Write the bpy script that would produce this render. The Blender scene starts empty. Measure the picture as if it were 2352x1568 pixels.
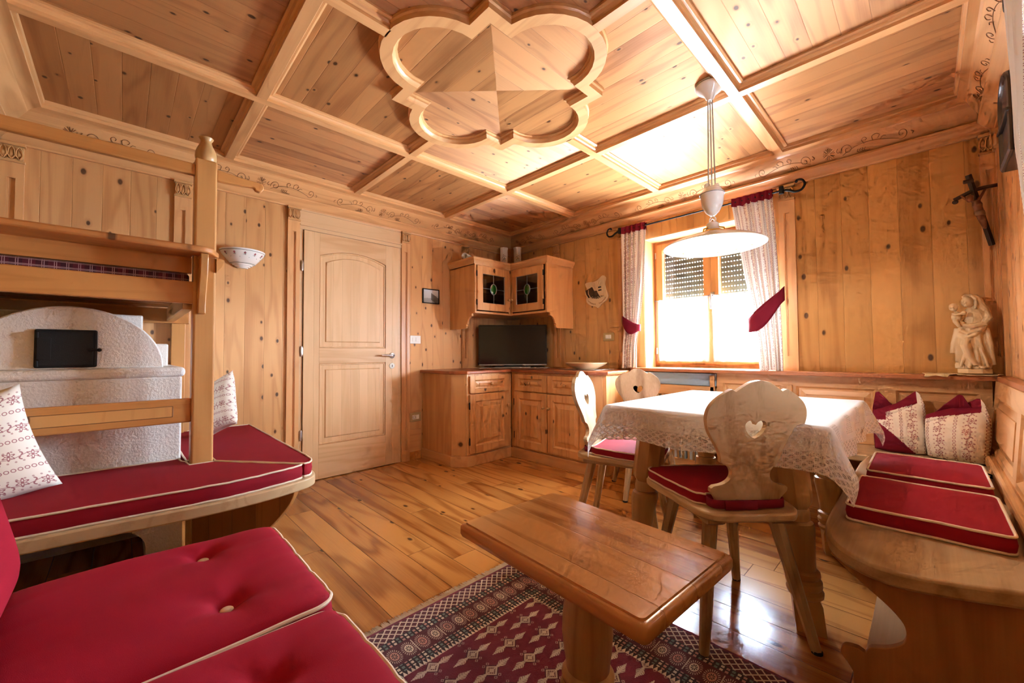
import bpy, bmesh, math, random
from mathutils import Vector, Matrix
PI = math.pi
random.seed(7)
C = bpy.context.scene.collection
scene = bpy.context.scene

# ------------------------------------------------------------------ colours
def lin(h):
    h = h.lstrip('#')
    out = []
    for i in (0, 2, 4):
        c = int(h[i:i+2], 16) / 255
        out.append(c / 12.92 if c <= .04045 else ((c + .055) / 1.055) ** 2.4)
    return (*out, 1.0)

# ------------------------------------------------------------------ node expressions
class E:
    def __init__(s, nt, o): s.nt = nt; s.o = o
    def _m(s, op, *a, clamp=False):
        n = s.nt.nodes.new('ShaderNodeMath'); n.operation = op; n.use_clamp = clamp
        for i, x in enumerate((s,) + a):
            if isinstance(x, E): s.nt.links.new(x.o, n.inputs[i])
            else: n.inputs[i].default_value = float(x)
        return E(s.nt, n.outputs[0])
    def __add__(s, b): return s._m('ADD', b)
    __radd__ = __add__
    def __sub__(s, b): return s._m('SUBTRACT', b)
    def __rsub__(s, b): return (s * -1) + b
    def __mul__(s, b): return s._m('MULTIPLY', b)
    __rmul__ = __mul__
    def __truediv__(s, b): return s._m('DIVIDE', b)
    def floor(s): return s._m('FLOOR')
    def fract(s): return s._m('FRACT')
    def sin(s): return s._m('SINE')
    def abs(s): return s._m('ABSOLUTE')
    def sqrt(s): return s._m('SQRT')
    def min(s, b): return s._m('MINIMUM', b)
    def max(s, b): return s._m('MAXIMUM', b)
    def lt(s, b): return s._m('LESS_THAN', b)
    def gt(s, b): return s._m('GREATER_THAN', b)
    def pow(s, b): return s._m('POWER', b)
    def mod(s, b): return s._m('FLOORED_MODULO', b)
    def atan2(s, b): return s._m('ARCTAN2', b)
    def clamp(s): return s._m('ADD', 0, clamp=True)
    def smooth(s, a, b):           # 0 below a, 1 above b (a may exceed b)
        n = s.nt.nodes.new('ShaderNodeMapRange'); n.interpolation_type = 'SMOOTHSTEP'
        s.nt.links.new(s.o, n.inputs[0])
        if a <= b: v = (a, b, 0, 1)
        else: v = (b, a, 1, 0)
        for i, x in enumerate(v): n.inputs[i + 1].default_value = x
        return E(s.nt, n.outputs[0])

class Mat:
    def __init__(s, name):
        s.m = bpy.data.materials.new(name); s.m.use_nodes = True
        s.nt = s.m.node_tree
        s.b = s.nt.nodes['Principled BSDF']
        s.out = s.nt.nodes['Material Output']
    def new(s, t): return s.nt.nodes.new(t)
    def link(s, a, b): s.nt.links.new(a.o if isinstance(a, E) else a, b)
    def coords(s, kind='Object'):
        tc = s.new('ShaderNodeTexCoord'); sp = s.new('ShaderNodeSeparateXYZ')
        s.link(tc.outputs[kind], sp.inputs[0])
        return [E(s.nt, sp.outputs[i]) for i in range(3)]
    def comb(s, x, y, z=0.0):
        n = s.new('ShaderNodeCombineXYZ')
        for i, v in enumerate((x, y, z)):
            if isinstance(v, E): s.link(v, n.inputs[i])
            else: n.inputs[i].default_value = v
        return n.outputs[0]
    def noise(s, vec, scale=1, detail=2, rough=.5, dist=0):
        n = s.new('ShaderNodeTexNoise'); s.link(vec, n.inputs['Vector'])
        n.inputs['Scale'].default_value = scale; n.inputs['Detail'].default_value = detail
        n.inputs['Roughness'].default_value = rough; n.inputs['Distortion'].default_value = dist
        return E(s.nt, n.outputs[0])
    def white(s, a, b=0.0):
        n = s.new('ShaderNodeTexWhiteNoise'); n.noise_dimensions = '2D'
        s.link(s.comb(a, b), n.inputs['Vector'])
        return E(s.nt, n.outputs['Value'])
    def voro(s, vec, scale=1, dims='2D', rnd=1.0):
        n = s.new('ShaderNodeTexVoronoi'); n.voronoi_dimensions = dims
        s.link(vec, n.inputs['Vector']); n.inputs['Scale'].default_value = scale
        n.inputs['Randomness'].default_value = rnd
        sp = s.new('ShaderNodeSeparateColor'); s.link(n.outputs['Color'], sp.inputs[0])
        return E(s.nt, n.outputs['Distance']), E(s.nt, sp.outputs[0]), E(s.nt, sp.outputs[1])
    def rand(s):
        n = s.new('ShaderNodeObjectInfo'); return E(s.nt, n.outputs['Random'])
    def mix(s, f, a, b):
        n = s.new('ShaderNodeMix'); n.data_type = 'RGBA'
        for sock, v in ((n.inputs[0], f), (n.inputs[6], a), (n.inputs[7], b)):
            if isinstance(v, E): s.link(v, sock)
            elif isinstance(v, (int, float)): sock.default_value = v
            elif isinstance(v, tuple): sock.default_value = v
            else: s.link(v, sock)
        return n.outputs[2]
    def scale_col(s, col, f):      # multiply a colour by a scalar
        n = s.new('ShaderNodeVectorMath'); n.operation = 'SCALE'
        s.link(col, n.inputs[0]); s.link(f, n.inputs['Scale'])
        return n.outputs[0]
    def set(s, color=None, rough=None, metal=None, spec=None, **k):
        for key, v in (('Base Color', color), ('Roughness', rough), ('Metallic', metal), ('Specular IOR Level', spec)):
            if v is None: continue
            if isinstance(v, (E,)) or hasattr(v, 'is_linked'): s.link(v, s.b.inputs[key])
            else: s.b.inputs[key].default_value = v
        for key, v in k.items():
            key = key.replace('_', ' ')
            if isinstance(v, E): s.link(v, s.b.inputs[key])
            else: s.b.inputs[key].default_value = v
        return s
    def bump(s, h, dist=.002, strength=1.0):
        n = s.new('ShaderNodeBump'); n.inputs['Distance'].default_value = dist
        n.inputs['Strength'].default_value = strength
        s.link(h, n.inputs['Height']); s.link(n.outputs[0], s.b.inputs['Normal'])

def plain(name, color, rough=.5, metal=0.0, spec=.5, **k):
    c = lin(color) if isinstance(color, str) else color
    return Mat(name).set(color=c, rough=rough, metal=metal, spec=spec, **k).m

def wood(name, base, dark, along='z', across='x', plank=None, length=None, knots=0.0, grain=1.0,
         rough=.38, var=.16, seam=.55, knotcol='#4a2a16', off=0.0, seed=0.0, spec=.5, kd=(7.0, 4.2), gs=5.0, aniso=0.0, cup=0.0, bumpy=False, fibre=0.0, ks=1.0):
    M = Mat(name)
    base = lin(base); dark = lin(dark); kc = lin(knotcol)
    xyz = dict(zip('xyz', M.coords('Object')))
    a = xyz[across]; l = xyz[along]
    d = xyz[[k for k in 'xyz' if k not in (along, across)][0]]
    rv = M.rand() * 17.0 + seed
    if plank:
        t = a / plank + off
        idx = t.floor(); fr = t.fract()
        r = M.white(idx, rv.floor() if False else seed + .5)
        if length:
            j = l / length + r * 7.31
            r = M.white(idx, j.floor() + .37)
            fj = j.fract()
            ej = fj.min(1 - fj) * length
    else:
        r = M.white(rv, 1.7)
    va = a + r * 7.3 + (rv * .91)
    vl = l + r * 31.0 + rv
    n1 = M.noise(M.comb(va * gs, vl * .55, d * gs), 1, 2.5, .5, .25)
    if knots > 0:
        kd_, kr, kg = M.voro(M.comb(va * kd[0], vl * kd[1]), 1, '2D', .85)
        rad = (kg * .045 + .038) * ks
        present = kr.lt(knots)
        near = (kd_ * 5.5)
        halo = (1 - near).max(0) * present
        n1 = n1 + halo * halo * .16
        kn = ((rad - kd_) * 60).clamp() * present
        kring = (1 - ((kd_ - rad).abs() * 45)).clamp() * present
    ring = ((n1 * 46.0).sin() * .5 + .5)
    ring = ring.pow(2.2)
    fine = M.noise(M.comb(va * 160, vl * 4.0, d * 160), 1, 1)
    broad = M.noise(M.comb(va * 3.5, vl * .8, d * 3.5), 1, 1)
    f = ring * (.42 * grain) + (fine - .5) * (.34 * grain) + (broad - .5) * .5
    f = f + (r - .5) * (var * 4)
    col = M.mix(f.clamp(), base, dark)
    bright = (M.white(r * 91.7, 3.3) - .5) * var + 1.0
    col = M.scale_col(col, bright)
    h = fine * .15 + ring * .2 + broad * cup
    if plank and cup: h = h - (fr - .5) * (fr - .5) * (4 * cup)
    if knots > 0:
        col = M.mix(halo * .22, col, lin('#c98e50') if False else dark)
        col = M.mix(kring * .5, col, kc)
        col = M.mix(kn * .92, col, kc)
    if plank:
        e = fr.min(1 - fr) * plank
        if length: e = e.min(ej)
        s = e.smooth(.0022, .0006)
        sd = dark
        col = M.mix(s * seam, col, tuple(c * .28 for c in dark[:3]) + (1,))
        h = h - s * 3.0
    M.set(color=col, rough=rough, spec=spec)
    if plank or bumpy: M.bump(h, .0012, .45)
    if fibre: M.set(metal=fibre)
    if aniso:
        M.b.inputs['Anisotropic'].default_value = aniso
        M.link(M.comb(*[1.0 if k == across else 0.0 for k in 'xyz']), M.b.inputs['Tangent'])
    return M.m

# ------------------------------------------------------------------ mesh builder
class MB:
    def __init__(s): s.v = []; s.f = []; s.mi = []; s.uv = {}; s.cur = 0; s.T = None
    def add(s, verts, faces, uvs=None, T=None):
        o = len(s.v)
        T = T or s.T
        for i, p in enumerate(verts):
            p = Vector(p)
            s.v.append(T @ p if T else p)
            if uvs: s.uv[o + i] = uvs[i]
        for f in faces:
            s.f.append([o + i for i in f]); s.mi.append(s.cur)
        return s
    def box(s, x0, x1, y0, y1, z0, z1, T=None):
        return s.add([(x0,y0,z0),(x1,y0,z0),(x1,y1,z0),(x0,y1,z0),(x0,y0,z1),(x1,y0,z1),(x1,y1,z1),(x0,y1,z1)],
              [(0,3,2,1),(4,5,6,7),(0,1,5,4),(1,2,6,5),(2,3,7,6),(3,0,4,7)], T=T)
    def prism(s, poly, c0, c1, axis='z', T=None, walls=None):
        n = len(poly)
        def P(a, b, c): return {'z': (a, b, c), 'x': (c, a, b), 'y': (a, c, b)}[axis]
        vs = [P(a, b, c0) for a, b in poly] + [P(a, b, c1) for a, b in poly]
        fs = [tuple(range(n - 1, -1, -1)), tuple(range(n, 2 * n))]
        for i in range(n):
            if walls and not walls[i]: continue
            j = (i + 1) % n
            fs.append((i, j, n + j, n + i))
        return s.add(vs, fs, T=T)
    def lathe(s, prof, cen=(0,0,0), seg=24, a0=0.0, a1=2*PI, T=None, shear=(0,0), rot=0.0, cap=True):
        full = abs(a1 - a0 - 2 * PI) < 1e-6
        k = seg if full else seg + 1
        vs = []; fs = []
        for r, z in prof:
            for i in range(k):
                an = a0 + (a1 - a0) * i / seg + rot
                vs.append((cen[0] + r * math.cos(an) + shear[0] * z, cen[1] + r * math.sin(an) + shear[1] * z, cen[2] + z))
        for j in range(len(prof) - 1):
            for i in range(seg):
                i2 = (i + 1) % k
                fs.append((j*k+i, j*k+i2, (j+1)*k+i2, (j+1)*k+i))
        if cap and full:
            if prof[0][0] > 1e-5: fs.append(tuple(range(k - 1, -1, -1)))
            if prof[-1][0] > 1e-5: fs.append(tuple((len(prof)-1)*k + i for i in range(k)))
        return s.add(vs, fs, T=T)
    def tube(s, pts, r, seg=8, closed=False, T=None, flat=1.0):
        pts = [Vector(p) for p in pts]; n = len(pts)
        rs = r if isinstance(r, (list, tuple)) else [r] * n
        vs = []; fs = []
        up = None
        for i, p in enumerate(pts):
            if closed: t = pts[(i+1) % n] - pts[i-1]
            else: t = pts[min(i+1, n-1)] - pts[max(i-1, 0)]
            if t.length < 1e-9: t = Vector((0,0,1))
            t.normalize()
            if up is None:
                up = Vector((0,0,1)) if abs(t.z) < .9 else Vector((1,0,0))
            u = up - t * up.dot(t)
            if u.length < 1e-6: u = t.orthogonal()
            u.normalize(); w = t.cross(u); up = u
            for k in range(seg):
                an = 2 * PI * k / seg
                vs.append(p + (u * math.cos(an) * flat + w * math.sin(an)) * rs[i])
        m = n if closed else n - 1
        for i in range(m):
            j = (i + 1) % n
            for k in range(seg):
                k2 = (k + 1) % seg
                fs.append((i*seg+k, i*seg+k2, j*seg+k2, j*seg+k))
        if not closed:
            fs.append(tuple(range(seg - 1, -1, -1))); fs.append(tuple((n-1)*seg + k for k in range(seg)))
        return s.add(vs, fs, T=T)
    def grid(s, nu, nv, fn, uvfn=None, T=None, flip=False, matfn=None):
        vs = []; uv = []
        for j in range(nv + 1):
            for i in range(nu + 1):
                u, v = i / nu, j / nv
                vs.append(fn(u, v)); uv.append(uvfn(u, v) if uvfn else (u, v))
        o = len(s.v); T = T or s.T
        for i, p in enumerate(vs):
            p = Vector(p); s.v.append(T @ p if T else p); s.uv[o + i] = uv[i]
        for j in range(nv):
            for i in range(nu):
                a = o + j*(nu+1)+i
                q = [a, a+1, a+nu+2, a+nu+1]
                if flip: q.reverse()
                s.f.append(q); s.mi.append(matfn((i+.5)/nu, (j+.5)/nv) if matfn else s.cur)
        return s
    def ball(s, cen, rad, seg=14, rings=9, T=None, R=None):
        if not isinstance(rad, (list, tuple)): rad = (rad,) * 3
        vs = []; fs = []
        for j in range(rings + 1):
            th = PI * j / rings
            for i in range(seg):
                an = 2 * PI * i / seg
                p = Vector((rad[0]*math.sin(th)*math.cos(an), rad[1]*math.sin(th)*math.sin(an), -rad[2]*math.cos(th)))
                if R: p = R @ p
                vs.append(Vector(cen) + p)
        for j in range(rings):
            for i in range(seg):
                i2 = (i + 1) % seg
                fs.append((j*seg+i, j*seg+i2, (j+1)*seg+i2, (j+1)*seg+i))
        return s.add(vs, fs, T=T)

def build(name, mb, mats, parent=None, smooth=40, bevel=0.0, subsurf=0, remesh=0.0, solid=0.0, weld=True, kind=None, segs=2):
    me = bpy.data.meshes.new(name)
    off = Vector((0, 0, 0)) if parent is None else Vector(parent.get('_base', (0, 0, 0)))
    me.from_pydata([tuple(p - off) for p in mb.v], [], mb.f)
    if not isinstance(mats, (list, tuple)): mats = [mats]
    for m in mats: me.materials.append(m)
    if len(mats) > 1: me.polygons.foreach_set('material_index', mb.mi)
    if mb.uv:
        ul = me.uv_layers.new(name='UVMap')
        for lp in me.loops: ul.data[lp.index].uv = mb.uv.get(lp.vertex_index, (0, 0))
    bm = bmesh.new(); bm.from_mesh(me)
    if weld: bmesh.ops.remove_doubles(bm, verts=bm.verts, dist=1e-5)
    if not mb.uv: bmesh.ops.recalc_face_normals(bm, faces=bm.faces)
    bm.to_mesh(me); bm.free()
    if smooth:
        me.shade_smooth(); me.set_sharp_from_angle(angle=math.radians(smooth))
    o = bpy.data.objects.new(name, me); C.objects.link(o)
    if parent is not None: o.parent = parent
    if remesh:
        r = o.modifiers.new('r', 'REMESH'); r.mode = 'VOXEL'; r.voxel_size = remesh; r.use_smooth_shade = True
        sm = o.modifiers.new('s', 'SMOOTH'); sm.iterations = 3; sm.factor = .5
    if solid:
        q = o.modifiers.new('t', 'SOLIDIFY'); q.thickness = solid; q.offset = 0
    if bevel:
        b = o.modifiers.new('b', 'BEVEL'); b.width = bevel; b.segments = segs; b.limit_method = 'ANGLE'; b.angle_limit = math.radians(38)
        b.harden_normals = False
    if subsurf:
        q = o.modifiers.new('d', 'SUBSURF'); q.levels = subsurf; q.render_levels = subsurf
    if kind: o['kind'] = kind
    return o

def tag(o, label, cat, group=None):
    o['label'] = label; o['category'] = cat
    if group: o['group'] = group
    return o
def thing(name, label, cat, loc=(0,0,0), rotz=0.0, group=None, local=False):
    """Empty at the thing's base. Parts are given in world coordinates unless local=True."""
    o = bpy.data.objects.new(name, None); C.objects.link(o)
    o.empty_display_size = .05
    o.location = loc; o.rotation_euler = (0, 0, rotz)
    o['_base'] = (0.0, 0.0, 0.0) if local else tuple(loc)
    return tag(o, label, cat, group)
def struct(name, mb, m, **k):
    return build(name, mb, m, kind='structure', **k)
def sub(o, parent):
    return o
def subpart(name, mb, mats, part, root, **k):
    o = build(name, mb, mats, root, **k); o.parent = part; return o
def copy_tree(o, parent=None):
    c = o.copy(); C.objects.link(c)
    if parent is not None: c.parent = parent
    for ch in list(o.children): copy_tree(ch, c)
    return c
def arc(cx, cy, r, a0, a1, n):
    return [(cx + r*math.cos(math.radians(a0 + (a1-a0)*i/n)), cy + r*math.sin(math.radians(a0 + (a1-a0)*i/n))) for i in range(n+1)]
def spline(pts, n=6, closed=False):
    """Catmull-Rom through the points (any dimension)."""
    m = len(pts); out = []
    for i in range(m if closed else m - 1):
        P = [pts[(i+k-1) % m] if closed else pts[min(max(i+k-1, 0), m-1)] for k in range(4)]
        for s in range(n):
            t = s / n
            out.append(tuple(.5*((2*b) + (-a+c)*t + (2*a-5*b+4*c-d)*t*t + (-a+3*b-3*c+d)*t**3) for a, b, c, d in zip(*P)))
    if not closed: out.append(tuple(pts[-1]))
    return out
def Tm(loc=(0,0,0), rz=0.0, rx=0.0, ry=0.0):
    return Matrix.Translation(loc) @ Matrix.Rotation(rz, 4, 'Z') @ Matrix.Rotation(rx, 4, 'X') @ Matrix.Rotation(ry, 4, 'Y')
# ------------------------------------------------------------------ camera geometry (also used to lay out a few traced outlines at their real distance)
CAM = Vector((3.4232, -3.3107, .9981)); FPX = 922.73; ROT = (1.6006, .0064, .8019)
BULB, SKY, EXPO = 95.0, 90.0, 1.55
# ------------------------------------------------------------------ materials
PB, PD = '#dba66d', '#b57841'          # pine light / grain
def pine(name, along, across, plank=None, **k):
    kw = dict(base=PB, dark=PD, along=along, across=across, plank=plank, knots=.0, rough=.36, seed=len(bpy.data.materials) * .613)
    kw.update(k); return wood(name, **kw)
m_wall_x = pine('pine_wall_x', 'z', 'y', .122, knots=.66, base='#dda76c', dark='#b97a42', kd=(7.5, 4.6), seam=.2, aniso=.85, rough=.6, spec=.7, cup=1.2, fibre=.2)
m_wall_y = pine('pine_wall_y', 'z', 'x', .133, knots=.5, base='#d29c58', dark='#a87034', kd=(7.0, 4.0), seam=.2, aniso=.85, rough=.6, spec=.7, cup=1.2, fibre=.2)
m_ceil_x = pine('pine_ceiling_x', 'x', 'y', .098, knots=.5, base='#cc925b', dark='#9d6135', kd=(8.5, 5.6), rough=.66, seam=.18, aniso=.88, spec=.9, cup=.9, fibre=.38, ks=.95)
m_ceil_y = pine('pine_ceiling_y', 'y', 'x', .098, knots=.5, base='#cc925b', dark='#9d6135', kd=(8.5, 5.6), rough=.66, seam=.18, aniso=.88, spec=.9, cup=.9, fibre=.38, ks=.95)
m_pz = pine('pine_upright', 'z', 'x', base='#d9a36c', dark='#b57a44')
m_pzy = pine('pine_upright_y', 'z', 'y', base='#d9a36c', dark='#b57a44')
m_px = pine('pine_along_x', 'x', 'z', base='#d9a36c', dark='#b57a44')
m_py = pine('pine_along_y', 'y', 'z', base='#d9a36c', dark='#b57a44')
m_pxh = pine('pine_flat_x', 'x', 'y', base='#d9a36c', dark='#b57a44')
m_pyh = pine('pine_flat_y', 'y', 'x', base='#d9a36c', dark='#b57a44')
m_door = pine('door_upright', 'z', 'y', .075, base='#e0b788', dark='#c69562', seam=.06, var=.07, rough=.4, grain=.55)
m_doorh = pine('door_rail', 'y', 'z', base='#e0b788', dark='#c69562', rough=.4)
m_cab = pine('cabinet_pine', 'z', 'y', .09, base='#daa268', dark='#b97943', seam=.08, var=.1, knots=.3, kd=(6, 4))
m_cabx = pine('cabinet_pine_x', 'z', 'x', .09, base='#daa268', dark='#b97943', seam=.08, var=.1, knots=.3, kd=(6, 4))
m_darkpine = pine('stove_bench_pine', 'y', 'z', base='#c98a4c', dark='#a3652c', rough=.42)
m_darkpinez = pine('stove_post_pine', 'z', 'y', base='#cd9456', dark='#a86d33', rough=.42, knots=.2, kd=(9, 3))
m_darkpineh = pine('stove_shelf_pine', 'y', 'x', .16, base='#c07e45', dark='#96582a', seam=.15, rough=.42, knots=.3)
m_darkpinex = pine('stove_cross_pine', 'x', 'z', base='#d3a468', dark='#aa7638', rough=.42)
m_chair = pine('chair_pine', 'z', 'y', base='#c8ac87', dark='#93704a', grain=1.7, rough=.34, gs=3.2)
m_chairh = pine('chair_seat_pine', 'x', 'y', base='#c5a881', dark='#997650', grain=1.1, rough=.34, gs=3.2)
m_benchy = pine('bench_seat_pine', 'y', 'x', base='#c5a881', dark='#997650', grain=1.4, rough=.34, gs=4)
m_benchx = pine('bench_seat_pine_x', 'x', 'y', base='#c5a881', dark='#997650', grain=1.2, rough=.34, gs=4)
m_benchz = pine('bench_side_pine', 'z', 'x', base='#c58a52', dark='#9c642f', rough=.4)
m_turn = pine('turned_pine', 'z', 'x', base='#c99d66', dark='#a0703c', grain=1.0, rough=.36)
m_larch = wood('larch_top', '#c48a50', '#8a5226', along='x', across='y', plank=.14, knots=0, grain=1.5, rough=.24, var=.14, seam=.12, seed=3.6, gs=5.5)
m_worktop = wood('worktop_larch', '#a85c33', '#7c3b1d', along='x', across='y', plank=.11, knots=0, grain=1.0, rough=.3, var=.14, seam=.1, seed=5.2)
m_shelf = wood('shelf_larch', '#b06c42', '#8a4c2b', along='x', across='z', knots=0, grain=.9, rough=.28, seed=6.2)
m_floor = wood('larch_floor', '#c4823f', '#8c4c1d', along='x', across='y', plank=.14, length=1.7, knots=.34, grain=1.6, rough=.2, var=.2, seam=.8, seed=9.4, off=.3, kd=(6.5, 3.2), gs=4.2)
m_carve_shade = plain('engraved_line_shade', '#875a30', .6)  # groove shade put into the colour of raised lines
m_carvel = pine('carved_capital', 'z', 'x', base='#d2a067', dark='#a8743f', grain=.5)
m_lime = pine('carved_lime', 'z', 'x', base='#dcc29b', dark='#c2a477', grain=.3, rough=.45)
m_darkwood = wood('dark_wood', '#3a2619', '#1c110b', along='z', across='x', knots=0, grain=.9, rough=.32, seed=2.2)
m_cross = wood('cross_wood', '#3d2a1e', '#19100b', along='z', across='x', knots=0, grain=1.4, rough=.55, seed=2.7)
m_figure = plain('carved_figure', '#7a4a2c', .5)
m_black = plain('black_iron', '#1b1c1e', .5, .6)
m_castiron = Mat('cast_iron').set(color=lin('#202124'), rough=.75, metal=.3)
_n = m_castiron.noise(m_castiron.comb(*m_castiron.coords()), 420, 2); m_castiron.bump(_n, .0015, .8); m_castiron = m_castiron.m
m_steel = plain('brushed_steel', '#cfcfcf', .28, 1.0)
m_brass = plain('brass', '#d8a93a', .3, 1.0)
m_white = plain('white_plastic', '#ece8df', .35)
m_beige = plain('beige_plate', '#b59a68', .4)
m_porc = plain('porcelain', '#ece8e2', .12)
m_gloss = plain('enamel_white', '#f3f1ec', .18)
m_enamel_top = plain('enamel_outer', '#cfc4b2', .22)
m_green = plain('painted_green', '#3e4f38', .4)
m_pink = plain('painted_rose', '#9c3d4c', .4)
m_cord = plain('twisted_cord', '#b3aba0', .7)
m_paper = plain('paper', '#e9e6e1', .6)
m_screen = plain('tv_screen', '#06070a', .12, spec=.5)
m_tvframe = plain('tv_bezel', '#0a0a0b', .2)
m_grey = plain('silver_trim', '#a9a9ab', .35, .6)
m_rubber = plain('black_rubber', '#121212', .7)
m_piping = plain('cream_piping', '#e6d5c0', .75)
m_radiator = plain('radiator_enamel', '#e4e6e6', .3)
m_blue = plain('radiator_shelf', '#a9c0d2', .35)
m_void = plain('niche_dark', '#5d6a72', .8)

def plaster():
    M = Mat('white_plaster'); n = M.noise(M.comb(*M.coords()), 95, 3, .55)
    M.set(color=lin('#e8e2dc'), rough=.85); M.bump(n, .006, .55); return M.m
m_plaster = plaster()

def fabric(name, col, rough=.85, weave=900, sheen=.3, dust=True):
    M = Mat(name); x, y, z = M.coords()
    c = lin(col) if isinstance(col, str) else col
    n = M.noise(M.comb(x, y, z), 9, 3)
    cc = M.scale_col(M.mix(0.0, c, c), (n - .5) * .3 + 1.0)
    M.set(color=cc, rough=rough, spec=.25)
    M.b.inputs['Sheen Weight'].default_value = sheen
    M.b.inputs['Sheen Tint'].default_value = c
    w = M.noise(M.comb(x, y, z), weave, 1)
    M.bump(w, .0008, .35)
    return M.m
m_red = fabric('red_canvas', '#8f0c20', sheen=.1)
m_redsofa = fabric('red_canvas_sofa', '#9c0a27', sheen=.1)
m_redc = fabric('red_trim', '#7c142b', sheen=.1)

def floral(name, s0=1.0, alpha=1.0, ground='#efe6da', ink='#9a4a54', translucent=False):
    """Folk print: alternating columns of small rings and of flowers on a stem (UV in metres)."""
    M = Mat(name); u, v, _ = M.coords('UV')
    p = .105 * s0
    cf = (u / p).fract(); ci = (u / p).floor()
    # chain of rings
    du = (cf - .18) * p
    dv = ((v / (.017 * s0)).fract() - .5) * (.017 * s0)
    d = (du * du + dv * dv).sqrt()
    ringc = d.smooth(.0075 * s0, .0062 * s0) * d.smooth(.0036 * s0, .005 * s0)
    # flowers
    q = .058 * s0
    du2 = (cf - .64) * p
    vv = v / q
    k = vv.floor(); side = (k.mod(2.0) - .5) * .011 * s0
    fu = du2 - side; fv = (vv.fract() - .5) * q
    r = (fu * fu + fv * fv).sqrt(); an = fv.atan2(fu)
    pet = (an * 6.0).sin() * .0045 * s0 + .0125 * s0
    flo = (r - pet).smooth(.0016 * s0, .0004 * s0) * (r - pet).smooth(-.0058 * s0, -.0034 * s0)
    core = r.smooth(.0048 * s0, .004 * s0)
    fu2 = du2 + side * 1.4; fv2 = ((vv + .5).fract() - .5) * q
    r2 = (fu2 * fu2 + fv2 * fv2).sqrt()
    bud = r2.smooth(.0085 * s0, .0072 * s0) * r2.smooth(.003 * s0, .0044 * s0)
    sd = (du2 - (v * (2 * PI / (q * 2))).sin() * .006 * s0).abs()
    stem = sd.smooth(.0017 * s0, .0009 * s0)
    su = (du2.abs() - .02 * s0).abs(); 
    dots = (((v / (.02 * s0)).fract() - .5) * (.02 * s0)); 
    lf = (su * su + dots * dots).sqrt().smooth(.0036 * s0, .0028 * s0)
    mask = ringc.max(flo).max(core).max(bud).max(stem * .8).max(lf * .7)
    col = M.mix(mask * .85, lin(ground), lin(ink))
    M.set(color=col, rough=.85, spec=.2)
    if translucent:
        M.b.inputs['Transmission Weight'].default_value = 0
        t = M.new('ShaderNodeBsdfTranslucent'); M.link(col, t.inputs['Color'])
        mx = M.new('ShaderNodeMixShader'); mx.inputs[0].default_value = translucent
        M.link(M.b.outputs[0], mx.inputs[1]); M.link(t.outputs[0], mx.inputs[2]); M.link(mx.outputs[0], M.out.inputs[0])
    return M.m
m_floral = floral('floral_print')
m_floralc = floral('floral_curtain', 1.0, translucent=.03)

def lace():
    """Cotton cloth with a lace hem and lace insets; UV: metres from the cloth's centre."""
    M = Mat('table_lace'); u, v, _ = M.coords('UV')
    HX, HY = .57, .65                   # cloth half sizes
    e = (HX - u.abs()).min(HY - v.abs())     # distance from the hem
    hem = e.lt(.062)
    # lattice insets
    iu = ((u / .30).fract() - .5).abs() * .30; iv = ((v / .30).fract() - .5).abs() * .30
    inset = (iu.lt(.036)) * (iv.lt(.036))
    lat1 = (((u + v) / .014).fract() - .5).abs(); lat2 = (((u - v) / .014).fract() - .5).abs()
    hole = lat1.gt(.2) * lat2.gt(.2) 
    h1 = (((u * .6 + v) / .021).fract() - .5).abs(); h2 = (((u * .6 - v) / .021).fract() - .5).abs()
    h3 = (((u + v * .6) / .021).fract() - .5).abs(); h4 = (((u - v * .6) / .021).fract() - .5).abs()
    onx = (HX - u.abs()).lt(HY - v.abs())
    hx = h3.gt(.17) * h4.gt(.17); hy = h1.gt(.17) * h2.gt(.17)
    hh = onx * hx + (1 - onx) * hy
    fine = ((u / .006).fract() - .5).abs().gt(.12) * ((v / .006).fract() - .5).abs().gt(.12)
    holes = (hem * hh * fine).max(inset * hole)
    w = M.noise(M.comb(u, v * 3.0), 260, 2)
    fold = ((v - .02).abs().smooth(.004, 0.0)).max((u.abs() - .2).abs().smooth(.004, 0.0))
    M.set(color=M.mix((w - .5).clamp() * .5, lin('#f0f1f7'), lin('#d7d6de')), rough=.8, spec=.2)
    M.bump(w + fold * .6, .0015, .5)
    t = M.new('ShaderNodeBsdfTranslucent'); t.inputs['Color'].default_value = lin('#efe9e6')
    mx = M.new('ShaderNodeMixShader'); mx.inputs[0].default_value = .22
    M.link(M.b.outputs[0], mx.inputs[1]); M.link(t.outputs[0], mx.inputs[2])
    tr = M.new('ShaderNodeBsdfTransparent'); mx2 = M.new('ShaderNodeMixShader')
    M.link(holes * .6, mx2.inputs[0]); M.link(mx.outputs[0], mx2.inputs[1]); M.link(tr.outputs[0], mx2.inputs[2])
    M.link(mx2.outputs[0], M.out.inputs[0])
    return M.m
m_lace = lace()

def doilymat():
    M = Mat('doily_lace'); x, y, z = M.coords()
    l1 = (((x + y) / .012).fract() - .5).abs(); l2 = (((x - y) / .012).fract() - .5).abs()
    M.set(color=M.mix(l1.gt(.25) * l2.gt(.25) * .5, lin('#e9e2dc'), lin('#b89a86')), rough=.9)
    return M.m
m_doily = doilymat()

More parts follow.
